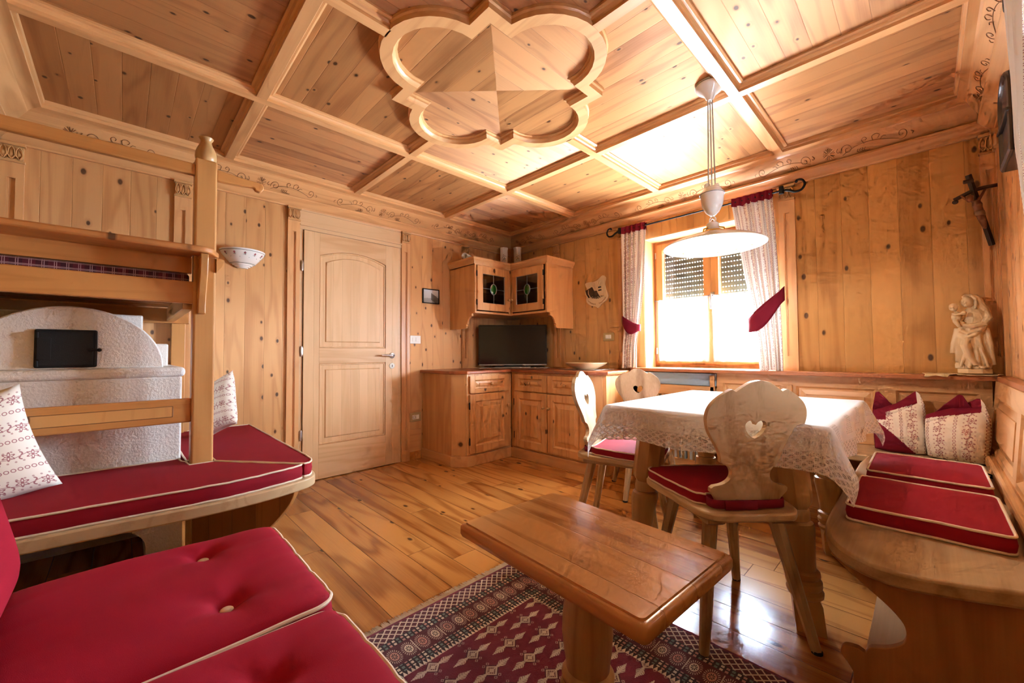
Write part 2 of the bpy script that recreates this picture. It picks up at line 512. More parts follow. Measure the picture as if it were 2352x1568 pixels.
def sheer(name, f):
    M = Mat(name)
    t = M.new('ShaderNodeBsdfTranslucent'); t.inputs['Color'].default_value = lin('#fbf9f6')
    tr = M.new('ShaderNodeBsdfTransparent')
    M.set(color=lin('#f6f3ee'), rough=.9)
    a = M.new('ShaderNodeMixShader'); a.inputs[0].default_value = .6
    M.link(M.b.outputs[0], a.inputs[1]); M.link(t.outputs[0], a.inputs[2])
    b = M.new('ShaderNodeMixShader'); b.inputs[0].default_value = f
    M.link(a.outputs[0], b.inputs[1]); M.link(tr.outputs[0], b.inputs[2])
    M.link(b.outputs[0], M.out.inputs[0]); return M.m
m_sheer = sheer('cafe_net', .8)

def glass(name, tint='#ffffff', rough=0.0, mixg=.06):
    M = Mat(name)
    tr = M.new('ShaderNodeBsdfTransparent'); tr.inputs['Color'].default_value = lin(tint)
    g = M.new('ShaderNodeBsdfGlossy'); g.inputs['Roughness'].default_value = rough
    mx = M.new('ShaderNodeMixShader'); mx.inputs[0].default_value = mixg
    M.link(tr.outputs[0], mx.inputs[1]); M.link(g.outputs[0], mx.inputs[2]); M.link(mx.outputs[0], M.out.inputs[0])
    return M.m
m_glass = glass('window_glass')
m_smoke = glass('cabinet_glass', '#c9beb1', .02, .10)
m_greenglass = Mat('green_glass').set(color=lin('#1f5a1c'), rough=.08, spec=.8).m

def plaid():
    M = Mat('plaid_fabric'); x, y, z = M.coords()
    a = (y / .033).fract(); b = (z / .024).fract()
    s = (a - .5).abs().lt(.035).max((a - .68).abs().lt(.035)).max((b - .45).abs().lt(.05).max((b - .62).abs().lt(.05)))
    k = (y / .066).fract().lt(.5)
    M.set(color=M.mix(s * .75, M.mix(k, lin('#5a1526'), lin('#43101f')), lin('#c9a3a5')), rough=.9)
    return M.m
m_plaid = plaid()

def rug():
    """Red pile rug: staggered motifs in the field, medallion border (object coords, metres, corner at origin)."""
    M = Mat('rug_pile'); x, y, z = M.coords()       # x from the fringe edge, y from the window-side edge (negative)
    ex = x; ey = y * -1.0
    LX, LY = 1.55, 1.08
    dx = ex.min(LX - ex); dy = ey.min(LY - ey)
    e = dx.min(dy)                                  # distance from the nearest edge
    horiz = dx.lt(dy)                               # the band runs along y here
    s = horiz * ey + (1 - horiz) * ex               # running coordinate
    red = lin('#74102a'); cream = lin('#dccbb2'); dark = lin('#2a1119'); pink = lin('#c48f7e'); grn = lin('#6f7f74')
    # ---- field
    px, py = .0935, .247
    def motif(ox, oy):
        a = ((ex + ox) / px).fract() - .5; b = ((ey + oy) / py).fract() - .5
        a = a * px; b = b * py
        aa = a.abs(); bb = b.abs()
        dia = aa * 1.05 + bb
        body = dia.smooth(.026, .024) - dia.smooth(.0205, .0185) + dia.smooth(.0105, .009)
        hatch = ((a + b) / .0085).fract().lt(.3).max(((a - b) / .0085).fract().lt(.3)) * dia.lt(.020)
        leaf = ((bb - .045).abs() * .5 + aa).smooth(.0150, .0135) * ((((bb - aa * .8) / .0085).fract()).gt(.25)).max(aa.lt(.004))
        leaf2 = ((bb - .068).abs() * .8 + aa).smooth(.0055, .0045)
        stem = aa.lt(.0016) * bb.lt(.078)
        hk = ((aa - .029).abs() + (bb - .008).abs()).smooth(.007, .0055) - ((aa - .029).abs() + (bb - .008).abs()).smooth(.0045, .003)
        return body.max(hatch * .9).max(leaf).max(leaf2).max(stem).max(hk * .8), dia.lt(.032).max(((bb - .043).abs() * .55 + aa * 1.5).lt(.02))
    m1, k1 = motif(0.0, 0.0); m2, k2 = motif(px / 2, py / 2)
    fieldc = M.mix(k1.max(k2) * .55, red, dark)
    fieldc = M.mix(m1.max(m2).clamp() * .82, fieldc, cream)
    # ---- bands
    def lattice(w):
        return ((s + e) / w).fract().lt(.22).max(((s - e) / w).fract().lt(.22))
    tri = ((s / .014).fract() - .5).abs()
    small = ((s / .016).floor().mod(3.0))
    sq = (((s / .016).fract() - .5).abs().lt(.3)) * (((e / .016).fract() - .5).abs().lt(.32))
    bandc = M.mix(sq, dark, M.mix(small.lt(.5), M.mix(small.gt(1.5), pink, grn), cream))
    w_ = .052
    ms = ((s / w_).fract() - .5) * w_; mid = e - .155
    rr = (ms * ms * 2.2 + mid * mid).sqrt(); an = mid.atan2(ms * 1.5)
    med = rr.smooth(.021, .0195); inner = rr.smooth(.015, .0135) * ((an * 8.0).sin().gt(-.2)) * rr.gt(.004)
    ray = (an * 22.0).sin().gt(.35) * rr.smooth(.036, .034) * rr.gt(.024)
    medc = M.mix((s / w_).floor().mod(2.0).gt(.5), cream, pink)
    bar = ((s / (w_ * 2)).fract() * w_ * 2).lt(.0035) * mid.abs().lt(.034)
    medband = M.mix(bar.max(ray) * .8, M.mix(0.0, lin('#571323'), red), cream)
    medband = M.mix(med, medband, medc); medband = M.mix(inner * med, medband, dark)
    latband = M.mix(lattice(.03), M.mix((((s / .03).fract() - .5).abs() + ((e / .03).fract() - .5).abs()).lt(.22), lin('#571323'), dark), cream)
    col = M.mix(e.gt(.012), red, latband)
    col = M.mix(e.gt(.078), col, bandc)
    col = M.mix(e.gt(.110), col, medband)
    col = M.mix(e.gt(.200), col, bandc)
    col = M.mix(e.gt(.233), col, M.mix(tri.lt(((e - .233) / .02) * .5), dark, cream))
    col = M.mix(e.gt(.252), col, fieldc)
    n = M.noise(M.comb(x, y, z), 500, 2); n2 = M.noise(M.comb(x, y, z), 12, 2)
    col = M.scale_col(col, (n - .5) * .35 + (n2 - .5) * .25 + 1.0)
    M.set(color=col, rough=.95, spec=.1); M.bump(n, .003, .6)
    M.b.inputs['Sheen Weight'].default_value = .3
    return M.m
m_rug = rug()
m_fringe = fabric('rug_fringe', '#ded4c4')
m_hessian = fabric('crumpled_lace', '#d8c29a')
m_sash = pine('window_sash_pine', 'z', 'x', base='#b98048', dark='#8d5a2a')
# ------------------------------------------------------------------ the room
W, D, ZC, ZB = 3.715, 3.83, 2.34, 2.30
WX0, WX1, WZ0, WZ1 = 1.685, 2.70, .865, 2.01      # window opening in the window wall
VY0, VY1, VZ0, VZ1 = -2.02, -1.28, .93, 2.01      # window opening in the right wall

def wall_with_hole(name, axis, c0, c1, a0, a1, z0, z1, hole, m):
    mb = MB()
    def bx(p0, p1, q0, q1):
        if axis == 'y': mb.box(p0, p1, c0, c1, q0, q1)
        else: mb.box(c0, c1, p0, p1, q0, q1)
    if hole:
        h0, h1, g0, g1 = hole
        bx(a0, h0, z0, z1); bx(h1, a1, z0, z1); bx(h0, h1, z0, g0); bx(h0, h1, g1, z1)
    else: bx(a0, a1, z0, z1)
    return struct(name, mb, m, smooth=0)
fl = MB(); fl.box(-.1, W + .3, -D - .3, .3, -.05, 0); struct('floor', fl, m_floor, smooth=0)
wall_with_hole('wall_left', 'x', -.12, 0, -D - .12, .0, 0, 2.4, None, m_wall_x)
wall_with_hole('wall_back', 'y', 0, .30, 0 - .12, W + .3, 0, 2.4, (WX0, WX1, WZ0, WZ1), m_wall_y)
wall_with_hole('wall_right', 'x', W, W + .30, -D - .12, 0, 0, 2.4, (VY0, VY1, VZ0, VZ1), m_wall_x)
wall_with_hole('wall_front', 'y', -D - .30, -D, 0, W, 0, 2.4, None, m_wall_y)

# ceiling: plank panels, alternating plank direction
X1, X2, X3 = 1.0798, 1.9309, 2.7762
Y1, Y2, Y3 = -1.0873, -1.9643, -2.8255
XE, XR, YE, YL = .2347, 3.5642, -.2352, -3.639
xs = [0, X1, X2, X3, W]; ys = [0, Y1, Y2, Y3, -D]
root = bpy.data.objects.new('ceiling', None); C.objects.link(root); root['kind'] = 'structure'
root.location = (X2, Y2, ZC); root['_base'] = (X2, Y2, ZC)
deck = MB(); deck.box(-.12, W + .3, -D - .3, .3, ZC + .004, ZC + .06)
build('deck', deck, m_ceil_x, root, smooth=0)
def qpt(r): return r
# quatrefoil outline (offset w = distance inside the outer line)
def quatre(w, n=14):
    h = .38 - w; hs = .262 - w; r = .266 - w; c = .334
    hs = min(hs, math.sqrt(max(r*r - (h - c)**2, 0)) if abs(h-c) < r else 0)
    a = math.degrees(math.atan2(hs, h - c))
    lobe = arc(c, 0, r, -a, a, n)
    out = []
    for k in range(4):
        an = k * PI / 2; co, si = math.cos(an), math.sin(an)
        pts = [(h, -h)] if k == 0 else [(h, -h)]
        pts = [(h, -h)] + lobe
        out += [(X2 + x*co - y*si, Y2 + x*si + y*co) for x, y in pts]
    return out
panels = MB()
px_ = MB(); py_ = MB()
for i in range(4):
    for j in range(4):
        t = px_ if (i + j) % 2 else py_
        t.add([(xs[i], ys[j], ZC), (xs[i], ys[j+1], ZC), (xs[i+1], ys[j+1], ZC), (xs[i+1], ys[j], ZC)], [(0, 1, 2, 3)])
build('panel', px_, m_ceil_x, root, smooth=0); build('panel', py_, m_ceil_y, root, smooth=0)
# rosette field: four triangles clipped to the quatrefoil
Q = quatre(.05)
n4 = len(Q) // 4
for k in range(4):
    seg = Q[k*n4:(k+1)*n4] + [Q[((k+1)*n4) % len(Q)]]
    mb = MB(); vs = [(X2, Y2, ZC - .004)] + [(x, y, ZC - .004) for x, y in seg]
    mb.add(vs, [(0, i+1, i) for i in range(1, len(seg))])
    build('rosette_field', mb, m_ceil_y if k % 2 == 0 else m_ceil_x, root, smooth=0)
# rosette moulding
prof = [(-.006, ZC), (-.006, ZC - .012), (0.0, ZC - .018), (0, ZB), (.052, ZB), (.056, ZC - .03), (.064, ZC - .022), (.064, ZC - .012), (.074, ZC - .008), (.074, ZC)]
loops = [quatre(w) for w, z in prof]
mb = MB(); n = len(loops[0]); vs = []
for lp, (w, z) in zip(loops, prof): vs += [(x, y, z) for x, y in lp]
fs = [(j*n+i, j*n+(i+1) % n, (j+1)*n+(i+1) % n, (j+1)*n+i) for j in range(len(prof)-1) for i in range(n)]
mb.add(vs, fs); build('rosette_moulding', mb, m_pxh, root, smooth=30)
# beams
BP = [(-.052, ZC), (-.052, ZC - .009), (-.044, ZC - .013), (-.035, ZC - .013), (-.030, ZC - .022), (-.0235, ZC - .026), (-.0235, ZB)]
BP = BP + [(-a, z) for a, z in reversed(BP)]
def beam(axis, c, p0, p1):
    mb = MB(); dz = .0005 if axis == 'x' else 0
    poly = [(c + a, z + (dz if z < ZC else 0)) for a, z in BP]
    if axis == 'x': mb.prism([(a, z) for a, z in poly], p0, p1, 'x')
    else: mb.prism([(a, z) for a, z in poly], p0, p1, 'y')
    build('beam', mb, m_pxh if axis == 'x' else m_pyh, root, smooth=0)
for c in (Y1, Y3): beam('x', c, XE, XR)
for c in (X1, X3): beam('y', c, YL, YE)
RQ = .592
beam('x', Y2, XE, X2 - RQ); beam('x', Y2, X2 + RQ, XR)
beam('y', X2, YL, Y2 - RQ); beam('y', X2, Y2 + RQ, YE)

# cornices with engraved frieze: one per wall
CP = [(0, 2.150), (.018, 2.150), (.022, 2.158), (.034, 2.164), (.046, 2.178), (.062, 2.190), (.068, 2.196), (.078, 2.200), (.078, 2.212), (.050, 2.213)]
def cprof(m):                                   # m: depth of the coved border
    k = m - .05
    return CP + [(.05 + .60*k, 2.284), (.05 + .63*k, 2.291), (.05 + .70*k, 2.297), (.05 + .80*k, 2.299), (m - .012, ZB), (m, ZB), (m, ZB + .016), (m + .010, ZB + .02), (m + .012, ZC)]
margins = dict(left=XE, back=-YE, right=W - XR, front=D + YL)
CPs = {k: cprof(v) for k, v in margins.items()}
def corner(wa, wb, i):
    oa, z = CPs[wa][i]; ob, _ = CPs[wb][i]
    x = oa if wa == 'left' else W - oa
    y = -ob if wb == 'back' else -D + ob
    return (x, y, z)
NP = len(CP) + 9
def spiral(cx, cy, r, turns, a0, sgn=1, n=22):
    return [(cx + r*(1 - .86*i/n)*math.cos(a0 + sgn*turns*2*PI*i/n), cy + r*(1 - .86*i/n)*math.sin(a0 + sgn*turns*2*PI*i/n)) for i in range(n+1)]
def scroll_unit(flip):
    """Lines of one engraved scroll spray, about .36 long and .09 high (s, t)."""
    L = []
    L.append(spiral(.055, .045, .030, 1.35, PI*1.1, -1))
    L.append(spline([(.012, .062), (.004, .05), (.010, .040), (.018, .046)], 5))
    L.append(spline([(.03, .022), (.10, .052), (.19, .055), (.285, .030)], 7))
    for k in range(4): L.append(spline([(.105 + .011*k, .034 - .0*k), (.100 + .011*k, .022), (.112 + .012*k, .014), (.122 + .012*k, .018)], 4))
    L.append(spline([(.135, .052), (.125, .072), (.138, .082), (.148, .074), (.142, .066)], 5))
    L.append(spline([(.175, .055), (.172, .076), (.19, .084), (.205, .074), (.196, .062)], 5))
    L.append(spline([(.205, .050), (.218, .064), (.232, .062)], 4))
    L.append(spiral(.298, .050, .027, 1.3, PI*1.35, 1))
    L.append(spline([(.335, .052), (.345, .046), (.342, .036)], 4))
    return [[(.36 - s if flip else s, t) for s, t in l] for l in L]
def star_unit():
    L = []
    for k in range(8):
        a = k*PI/4 + .2
        L.append([(.03*math.cos(a-.16), .047 + .03*math.sin(a-.16)), (.006*math.cos(a), .047 + .006*math.sin(a)), (.03*math.cos(a+.16), .047 + .03*math.sin(a+.16))])
    return L
for wi, (wall, ca, cb, ax) in enumerate((('left', ('left', 'front'), ('left', 'back'), 'y'), ('back', ('left', 'back'), ('right', 'back'), 'x'),
                         ('right', ('right', 'back'), ('right', 'front'), 'y'), ('front', ('right', 'front'), ('left', 'front'), 'x'))):
    mb = MB()
    vs = [corner(*ca, i) for i in range(NP)] + [corner(*cb, i) for i in range(NP)]
    mb.add(vs, [(i, i+1, NP+i+1, NP+i) for i in range(NP-1)])
    tr = struct('trim_%d' % (wi + 1), mb, m_pyh if ax == 'y' else m_pxh, smooth=25)
    # carved-groove shade as dark tubes, between profile points 9 and 10
    if wall in ('left', 'back', 'right'):
        A0, A1 = Vector(corner(*ca, 9)), Vector(corner(*ca, 10)); B0, B1 = Vector(corner(*cb, 9)), Vector(corner(*cb, 10))
        along = (B0 - A0).normalized()
        upv = (A1 - A0) - along * (A1 - A0).dot(along); H = upv.length; upv.normalize()
        nrm = along.cross(upv)
        ctr = Vector((W/2, -D/2, 1.5))
        if nrm.dot(ctr - A0) < 0: nrm = -nrm
        Ltot = (B0 - A0).length; cv = MB()
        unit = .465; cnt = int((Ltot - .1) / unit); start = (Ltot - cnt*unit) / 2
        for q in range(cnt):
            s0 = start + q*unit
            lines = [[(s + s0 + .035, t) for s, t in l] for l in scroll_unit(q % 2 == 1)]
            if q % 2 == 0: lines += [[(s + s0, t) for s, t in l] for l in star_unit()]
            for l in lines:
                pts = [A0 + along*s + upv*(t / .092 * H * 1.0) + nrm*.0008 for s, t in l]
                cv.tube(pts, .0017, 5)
        o = build('engraving_shade', cv, m_carve_shade, tr, smooth=60)

# pilasters with carved capitals
def pilaster(num, wall, a0, a1, z0, z1=2.152, capital=True):
    """wall 'left': strip on x=0 between y=a0..a1; 'back': strip on y=0 between x=a0..a1; 'right' on x=W."""
    w = a1 - a0; t = .016
    def place(mb2d):    # local (a along wall, d out of wall, z)
        pass
    if wall == 'left': T = Matrix(((0,1,0,0),(1,0,0,a0),(0,0,1,0),(0,0,0,1)))
    elif wall == 'back': T = Matrix(((1,0,0,a0),(0,-1,0,0),(0,0,1,0),(0,0,0,1)))
    else: T = Matrix(((0,-1,0,W),(1,0,0,a0),(0,0,1,0),(0,0,0,1)))
    mb = MB(); zc = z1 - .105 if capital else z1
    g0, g1 = w*.33, w*.67
    # shaft with a sunk, moulded groove
    mb.box(0, g0, 0, t, z0, zc, T=T); mb.box(g1, w, 0, t, z0, zc, T=T)
    mb.box(g0, g1, 0, t, z0, z0 + .10, T=T); mb.box(g0, g1, 0, t, zc - .085, zc, T=T)
    mb.box(g0, g1, 0, .005, z0 + .10, zc - .085, T=T)
    mb.box(g0, g0 + .006, .005, .011, z0 + .10, zc - .085, T=T); mb.box(g1 - .006, g1, .005, .011, z0 + .10, zc - .085, T=T)
    p = struct('trim_%d' % num, mb, m_pzy if wall != 'back' else m_pz, smooth=0)
    if capital:
        c = MB(); zb = zc
        c.box(-.002, w + .002, 0, .026, zb, zb + .012, T=T)
        c.box(.004, w - .004, 0, .018, zb + .012, zb + .09, T=T)
        c.box(-.004, w + .004, 0, .034, zb + .09, zb + .105, T=T)
        for s in (-1, 0, 1):
            cx = w/2 + s * w * .31
            pr = [(.001, 0), (.011, .008), (.0155, .028), (.013, .05), (.006, .066), (.001, .07)]
            c.lathe(pr, (cx, .016, zb + .014), 10, T=T)
            for e in (-1, 1):
                c.tube([T @ Vector(q) for q in ((cx + e*.002, .030, zb + .016), (cx + e*.013, .031, zb + .036), (cx + e*.010, .033, zb + .066), (cx + e*.002, .033, zb + .082))], .0028, 5)
        build('capital', c, m_carvel, p, smooth=50)
    return p
k = 5
for wall, a0, a1, z0 in (('left', -3.805, -3.715, 0), ('left', -3.085, -3.0, 0), ('left', -2.412, -2.325, 0), ('left', -1.446, -1.36, 0), ('left', -.745, -.66, .85),
                         ('back', .66, .745, .85), ('back', 1.44, 1.53, .85), ('back', 2.72, 2.815, .868), ('back', 3.645, 3.712, .868),
                         ('right', -.075, -.006, .868), ('right', -1.10, -1.01, .868)):
    pilaster(k, wall, a0, a1, z0); k += 1

# baseboards
b = MB(); b.box(0, .012, -1.36, -1.235, 0, .075); struct('baseboard_left', b, m_floor, smooth=0, bevel=.002)
b = MB(); b.box(0, .006, -1.36, -1.235, .075, .285); struct('trim_%d' % k, b, m_py, smooth=0); k += 1
b = MB(); b.box(1.6, 3.64, -.012, 0, 0, .075); struct('baseboard_back', b, m_floor, smooth=0, bevel=.002)

# ------------------------------------------------------------------ door
DY0, DY1, DZ = -2.297, -1.483, 1.987
dr = bpy.data.objects.new('door_1', None); C.objects.link(dr); dr['kind'] = 'structure'; dr['_base'] = (0, DY0, 0); dr.location = (0, DY0, 0)
fr = MB()
fr.box(0, .010, -2.325, DY0 - .004, 0, 2.02)
fr.box(0, .004, DY1 + .004, -1.446, 0, 2.02)
fr.box(0, .012, -2.325, -1.446, DZ + .006, 2.022); fr.box(.0, .020, -2.325, -1.446, 2.022, 2.034)
fr.box(.0, .006, -2.325, -1.446, 2.034, 2.15); fr.box(0, .014, -2.325, -1.446, 2.14, 2.152)
build('door_frame', fr, m_doorh, dr, smooth=0, bevel=.0015)
gap = MB(); gap.box(-.001, .0022, DY0 - .004, DY1 + .012, 0, DZ + .006); build('door_gap_shade', gap, m_darkwood, dr, smooth=0)  # dark sheet behind the leaf paints the shade in the gap
T0 = .022
def dpanel(y0, y1, z0, z1, rise=0.0):
    """A raised panel in its sunk surround; arched top when rise > 0."""
    def outline(i):
        a, b_, c, d = y0 + i, y1 - i, z0 + i, z1 - i
        if rise:
            n = 12; mid = (a + b_) / 2; hw = (b_ - a) / 2
            top = [(b_ - (b_ - a) * q / n, d + rise * (1 - ((b_ - (b_ - a)*q/n - mid)/hw)**2)) for q in range(n + 1)]
            return [(a, c), (b_, c)] + top
        return [(a, c), (b_, c), (b_, d), (a, d)]
    return outline
leaf = MB()
st = .120
def leafframe():
    o1 = dpanel(-2.178, -1.608, 1.052, 1.805, .058)(0)
    leaf.box(.002, T0, DY0, -2.178, .006, DZ); leaf.box(.002, T0, -1.608, DY1, .006, DZ)
build('leaf_core', MB().box(.002, .010, DY0, DY1, .006, DZ), m_door, dr, smooth=0)
leafframe(); build('stile', leaf, m_door, dr, smooth=0, bevel=.0015)
rails = MB(); rails.box(.002, T0, -2.178, -1.608, .006, .275); rails.box(.002, T0, -2.178, -1.608, .927, 1.052)
n = 16; top = []
for q in range(n + 1):
    y = -2.178 + .57*q/n; top.append((y, 1.805 + .058*(1 - ((y + 1.893)/.285)**2)))
rails.prism(top + [(-1.608, DZ), (-2.178, DZ)], .002, T0, 'x')
build('rail', rails, m_doorh, dr, smooth=0, bevel=.0012)
for (z0, z1, rise) in ((1.052, 1.805, .058), (.275, .927, 0)):
    mb = MB(); f = dpanel(-2.178, -1.608, z0, z1, rise)
    rings = [(0.0, .010), (.006, .016), (.012, .016), (.016, .009), (.048, .0095), (.056, .018), (.06, .018)]
    loops = [[(x, a, b_) for a, b_ in f(i)] for i, x in rings]
    nn = len(loops[0]); vs = [p for l in loops for p in l]
    fs = [(j*nn+i, j*nn+(i+1) % nn, (j+1)*nn+(i+1) % nn, (j+1)*nn+i) for j in range(len(rings)-1) for i in range(nn)]
    fs.append(tuple((len(rings)-1)*nn + i for i in range(nn)))
    mb.add(vs, fs); build('door_panel', mb, m_door, dr, smooth=0)
for z in (1.66, .985, .33):
    h = MB(); h.lathe([(.007, 0), (.008, .004), (.008, .076), (.007, .08)], (.020, DY0 - .012, z), 12); h.box(.012, .02, DY0 - .016, DY0 + .004, z + .01, z + .07)
    build('hinge', h, m_steel, dr)
h = MB(); RX = Matrix.Translation((T0, -1.547, .987)) @ Matrix.Rotation(PI/2, 4, 'Y')
h.lathe([(.025, 0), (.026, .002), (.026, .007), (.022, .009), (.010, .010), (.009, .04)], (0, 0, 0), 20, T=RX)
h.tube([(T0 + .04, -1.547, .987), (T0 + .048, -1.556, .986), (T0 + .05, -1.575, .986), (T0 + .048, -1.62, .990), (T0 + .046, -1.665, .988)], [.009, .010, .010, .009, .008], 10)
build('door_handle', h, m_steel, dr, smooth=60)
h = MB(); RX = Matrix.Translation((T0, -1.547, .893)) @ Matrix.Rotation(PI/2, 4, 'Y')
h.lathe([(.025, 0), (.026, .002), (.026, .006), (.022, .008)], (0, 0, 0), 20, T=RX)
kr = build('key_rose', h, m_white, dr, smooth=50)
h = MB(); h.box(T0 + .0075, T0 + .0092, -1.550, -1.544, .883, .903); subpart('keyhole', h, m_black, kr, dr, smooth=0)

# ------------------------------------------------------------------ windows
def window(name, T, w, h, sill_z, closed_handle=True):
    """Local: x across 0..w, y outward (0 = inner wall face), z from the sill."""
    wn = bpy.data.objects.new(name, None); C.objects.link(wn); wn['kind'] = 'structure'
    wn.matrix_world = T; wn['_base'] = (0, 0, 0)
    f = MB(); y0, y1 = .19, .255; k_ = .045
    f.box(0, k_, y0, y1, 0, h); f.box(w - k_, w, y0, y1, 0, h); f.box(k_, w - k_, y0, y1, h - k_, h); f.box(k_, w - k_, y0, y1, 0, k_)
    build('window_frame', f, m_sash, wn, smooth=0, bevel=.003)
    r = MB(); t = .012
    r.box(0, t, 0, y0, 0, h); r.box(w - t, w, 0, y0, 0, h); r.box(t, w - t, 0, y0, h - t, h)
    build('reveal', r, m_pzy, wn, smooth=0)
    s = MB(); s.box(0, w, 0, y0, -.005, .004); build('window_sill', s, m_shelf, wn, smooth=0)
    half = (w - 2*k_) / 2
    for i in (0, 1):
        a = k_ - .01 + i * (half + .01); b_ = a + half + .01 - (0 if i else 0)
        sf = MB(); q = .058; ys0, ys1 = .172, .235; z0, z1 = k_ - .01, h - k_ + .01
        sf.box(a, a + q, ys0, ys1, z0, z1); sf.box(b_ - q, b_, ys0, ys1, z0, z1)
        sf.box(a + q, b_ - q, ys0, ys1, z1 - q, z1); sf.box(a + q, b_ - q, ys0, ys1, z0, z0 + q)
        sa = build('sash', sf, m_sash, wn, smooth=0, bevel=.004)
        g = MB(); g.box(a + q - .004, b_ - q + .004, .202, .206, z0 + q - .004, z1 - q + .004)
        subpart('pane', g, m_glass, sa, wn, smooth=0)
        hg = MB(); xx = a if i == 0 else b_
        for zz_ in (.12, h - .16): hg.lathe([(.006, 0), (.006, .055)], (xx, .168, zz_), 10)
        subpart('hinge', hg, m_steel, sa, wn)
    hd = MB(); hx = w/2 + .012
    hd.box(hx - .013, hx + .013, .160, .172, h*.49, h*.49 + .065)
    hd.tube([(hx, .16, h*.49 + .045), (hx, .135, h*.49 + .045), (hx, .130, h*.49 + .03), (hx, .132, h*.49 - .02), (hx, .132, h*.49 - .075)], [.008, .009, .009, .009, .007], 8)
    build('window_handle', hd, m_steel, wn, smooth=60)
    return wn
w1 = window('window_1', Matrix.Translation((WX0, 0, WZ0)), WX1 - WX0, WZ1 - WZ0, WZ0)
w2 = window('window_2', Matrix.Translation((W, VY1, VZ0)) @ Matrix.Rotation(-PI/2, 4, 'Z'), VY1 - VY0, VZ1 - VZ0, VZ0)
# half-lowered roller shutter outside the first window
t = thing('roller_shutter', 'pale slatted roller shutter half lowered outside the window', 'shutter', (WX0, .29, 1.45))
m_slat = plain('shutter_slat', '#596057', .5)
_M = Mat('shutter_slat_glow'); _t = _M.new('ShaderNodeBsdfTranslucent'); _t.inputs['Color'].default_value = lin('#dbe2d8'); _M.set(color=lin('#596057'), rough=.5)
_x = _M.new('ShaderNodeMixShader'); _x.inputs[0].default_value = .0; _M.link(_M.b.outputs[0], _x.inputs[1]); _M.link(_t.outputs[0], _x.inputs[2]); _M.link(_x.outputs[0], _M.out.inputs[0]); m_slat = _M.m
def shutter(t, P, w, z0, n):
    """Contiguous slats with a row of light slots between them. P(a, d, z) -> world."""
    for i in range(n):
        z = z0 + i*.041; s = MB()
        pr = [(.286, z + .0028), (.292, z + .006), (.295, z + .020), (.292, z + .034), (.286, z + .0405)]
        vs = [P(.002, d, q) for d, q in pr] + [P(w - .002, d, q) for d, q in pr]
        s.add(vs, [(0, 1, 2, 3, 4), (9, 8, 7, 6, 5)] + [(k, (k+1) % 5, 5 + (k+1) % 5, 5 + k) for k in range(5)])
        a = .006
        while a < w - .02:
            vs = [P(x, d, q) for q in (z - .0008, z + .0033) for x, d in ((a, .286), (a + .0145, .286), (a + .0145, .291), (a, .291))]
            s.add(vs, [(3,2,1,0),(4,5,6,7),(0,1,5,4),(1,2,6,5),(2,3,7,6),(3,0,4,7)]); a += .0225
        build('slat', s, m_slat, t, smooth=0)
shutter(t, lambda a, d, z: (WX0 + a, d, z), WX1 - WX0, 1.46, 13)
t2_ = thing('roller_shutter', 'added unseen slatted roller shutter cutting light at the right wall window', 'shutter', (W + .29, VY0, 1.3))  # unseen, added to hold back daylight from the right window
shutter(t2_, lambda a, d, z: (W + d, VY0 + a, z), VY1 - VY0, VZ0 + .14, 23)
for xx in (WX0 + .001, WX1 - .016):
    s = MB(); s.box(xx, xx + .015, .30, .31, WZ0, WZ1); build('guide_rail', s, m_grey, t, smooth=0)

# cafe nets on the sashes
for i, (a, b_, side) in enumerate(((WX0 + .035, (WX0 + WX1)/2 - .003, 'left'), ((WX0 + WX1)/2 + .003, WX1 - .035, 'right'))):
    t = thing('cafe_curtain', 'white half-height net hung on the %s window sash' % side, 'curtain', (a, .15, WZ0 + .05))
    ph = i * 1.7
    g = MB(); g.grid(70, 6, lambda u, v: (a + (b_ - a)*u, .150 + .006*math.sin(u*46 + ph) + .003*math.sin(u*17 + ph), WZ0 + .055 + (1.468 - WZ0 - .055)*v))
    build('net', g, m_sheer, t, smooth=80)
    r = MB(); r.tube([(a - .008, .156, 1.462), (b_ + .008, .156, 1.462)], .004, 8)
    build('net_rod', r, plain('net_rod', '#6f7780', .4, .6) if i == 0 else bpy.data.materials['net_rod'], t)

for i, (a, b_, side) in enumerate(((VY0 + .035, (VY0 + VY1)/2 - .003, 'nearer'), ((VY0 + VY1)/2 + .003, VY1 - .035, 'farther'))):  # unseen nets, added to weaken the daylight of this window
    t = thing('cafe_curtain', 'added unseen half-height net dimming the %s sash of the right wall window' % side, 'curtain', (W + .15, a, VZ0 + .05))
    g = MB(); g.grid(70, 6, lambda u, v: (W + .150 + .006*math.sin(u*46 + i), a + (b_ - a)*u, VZ0 + .055 + (1.50 - VZ0 - .055)*v)); build('net', g, m_sheer, t, smooth=80)
    r = MB(); r.tube([(W + .156, a - .008, 1.495), (W + .156, b_ + .008, 1.495)], .004, 8); build('net_rod', r, bpy.data.materials['net_rod'], t)
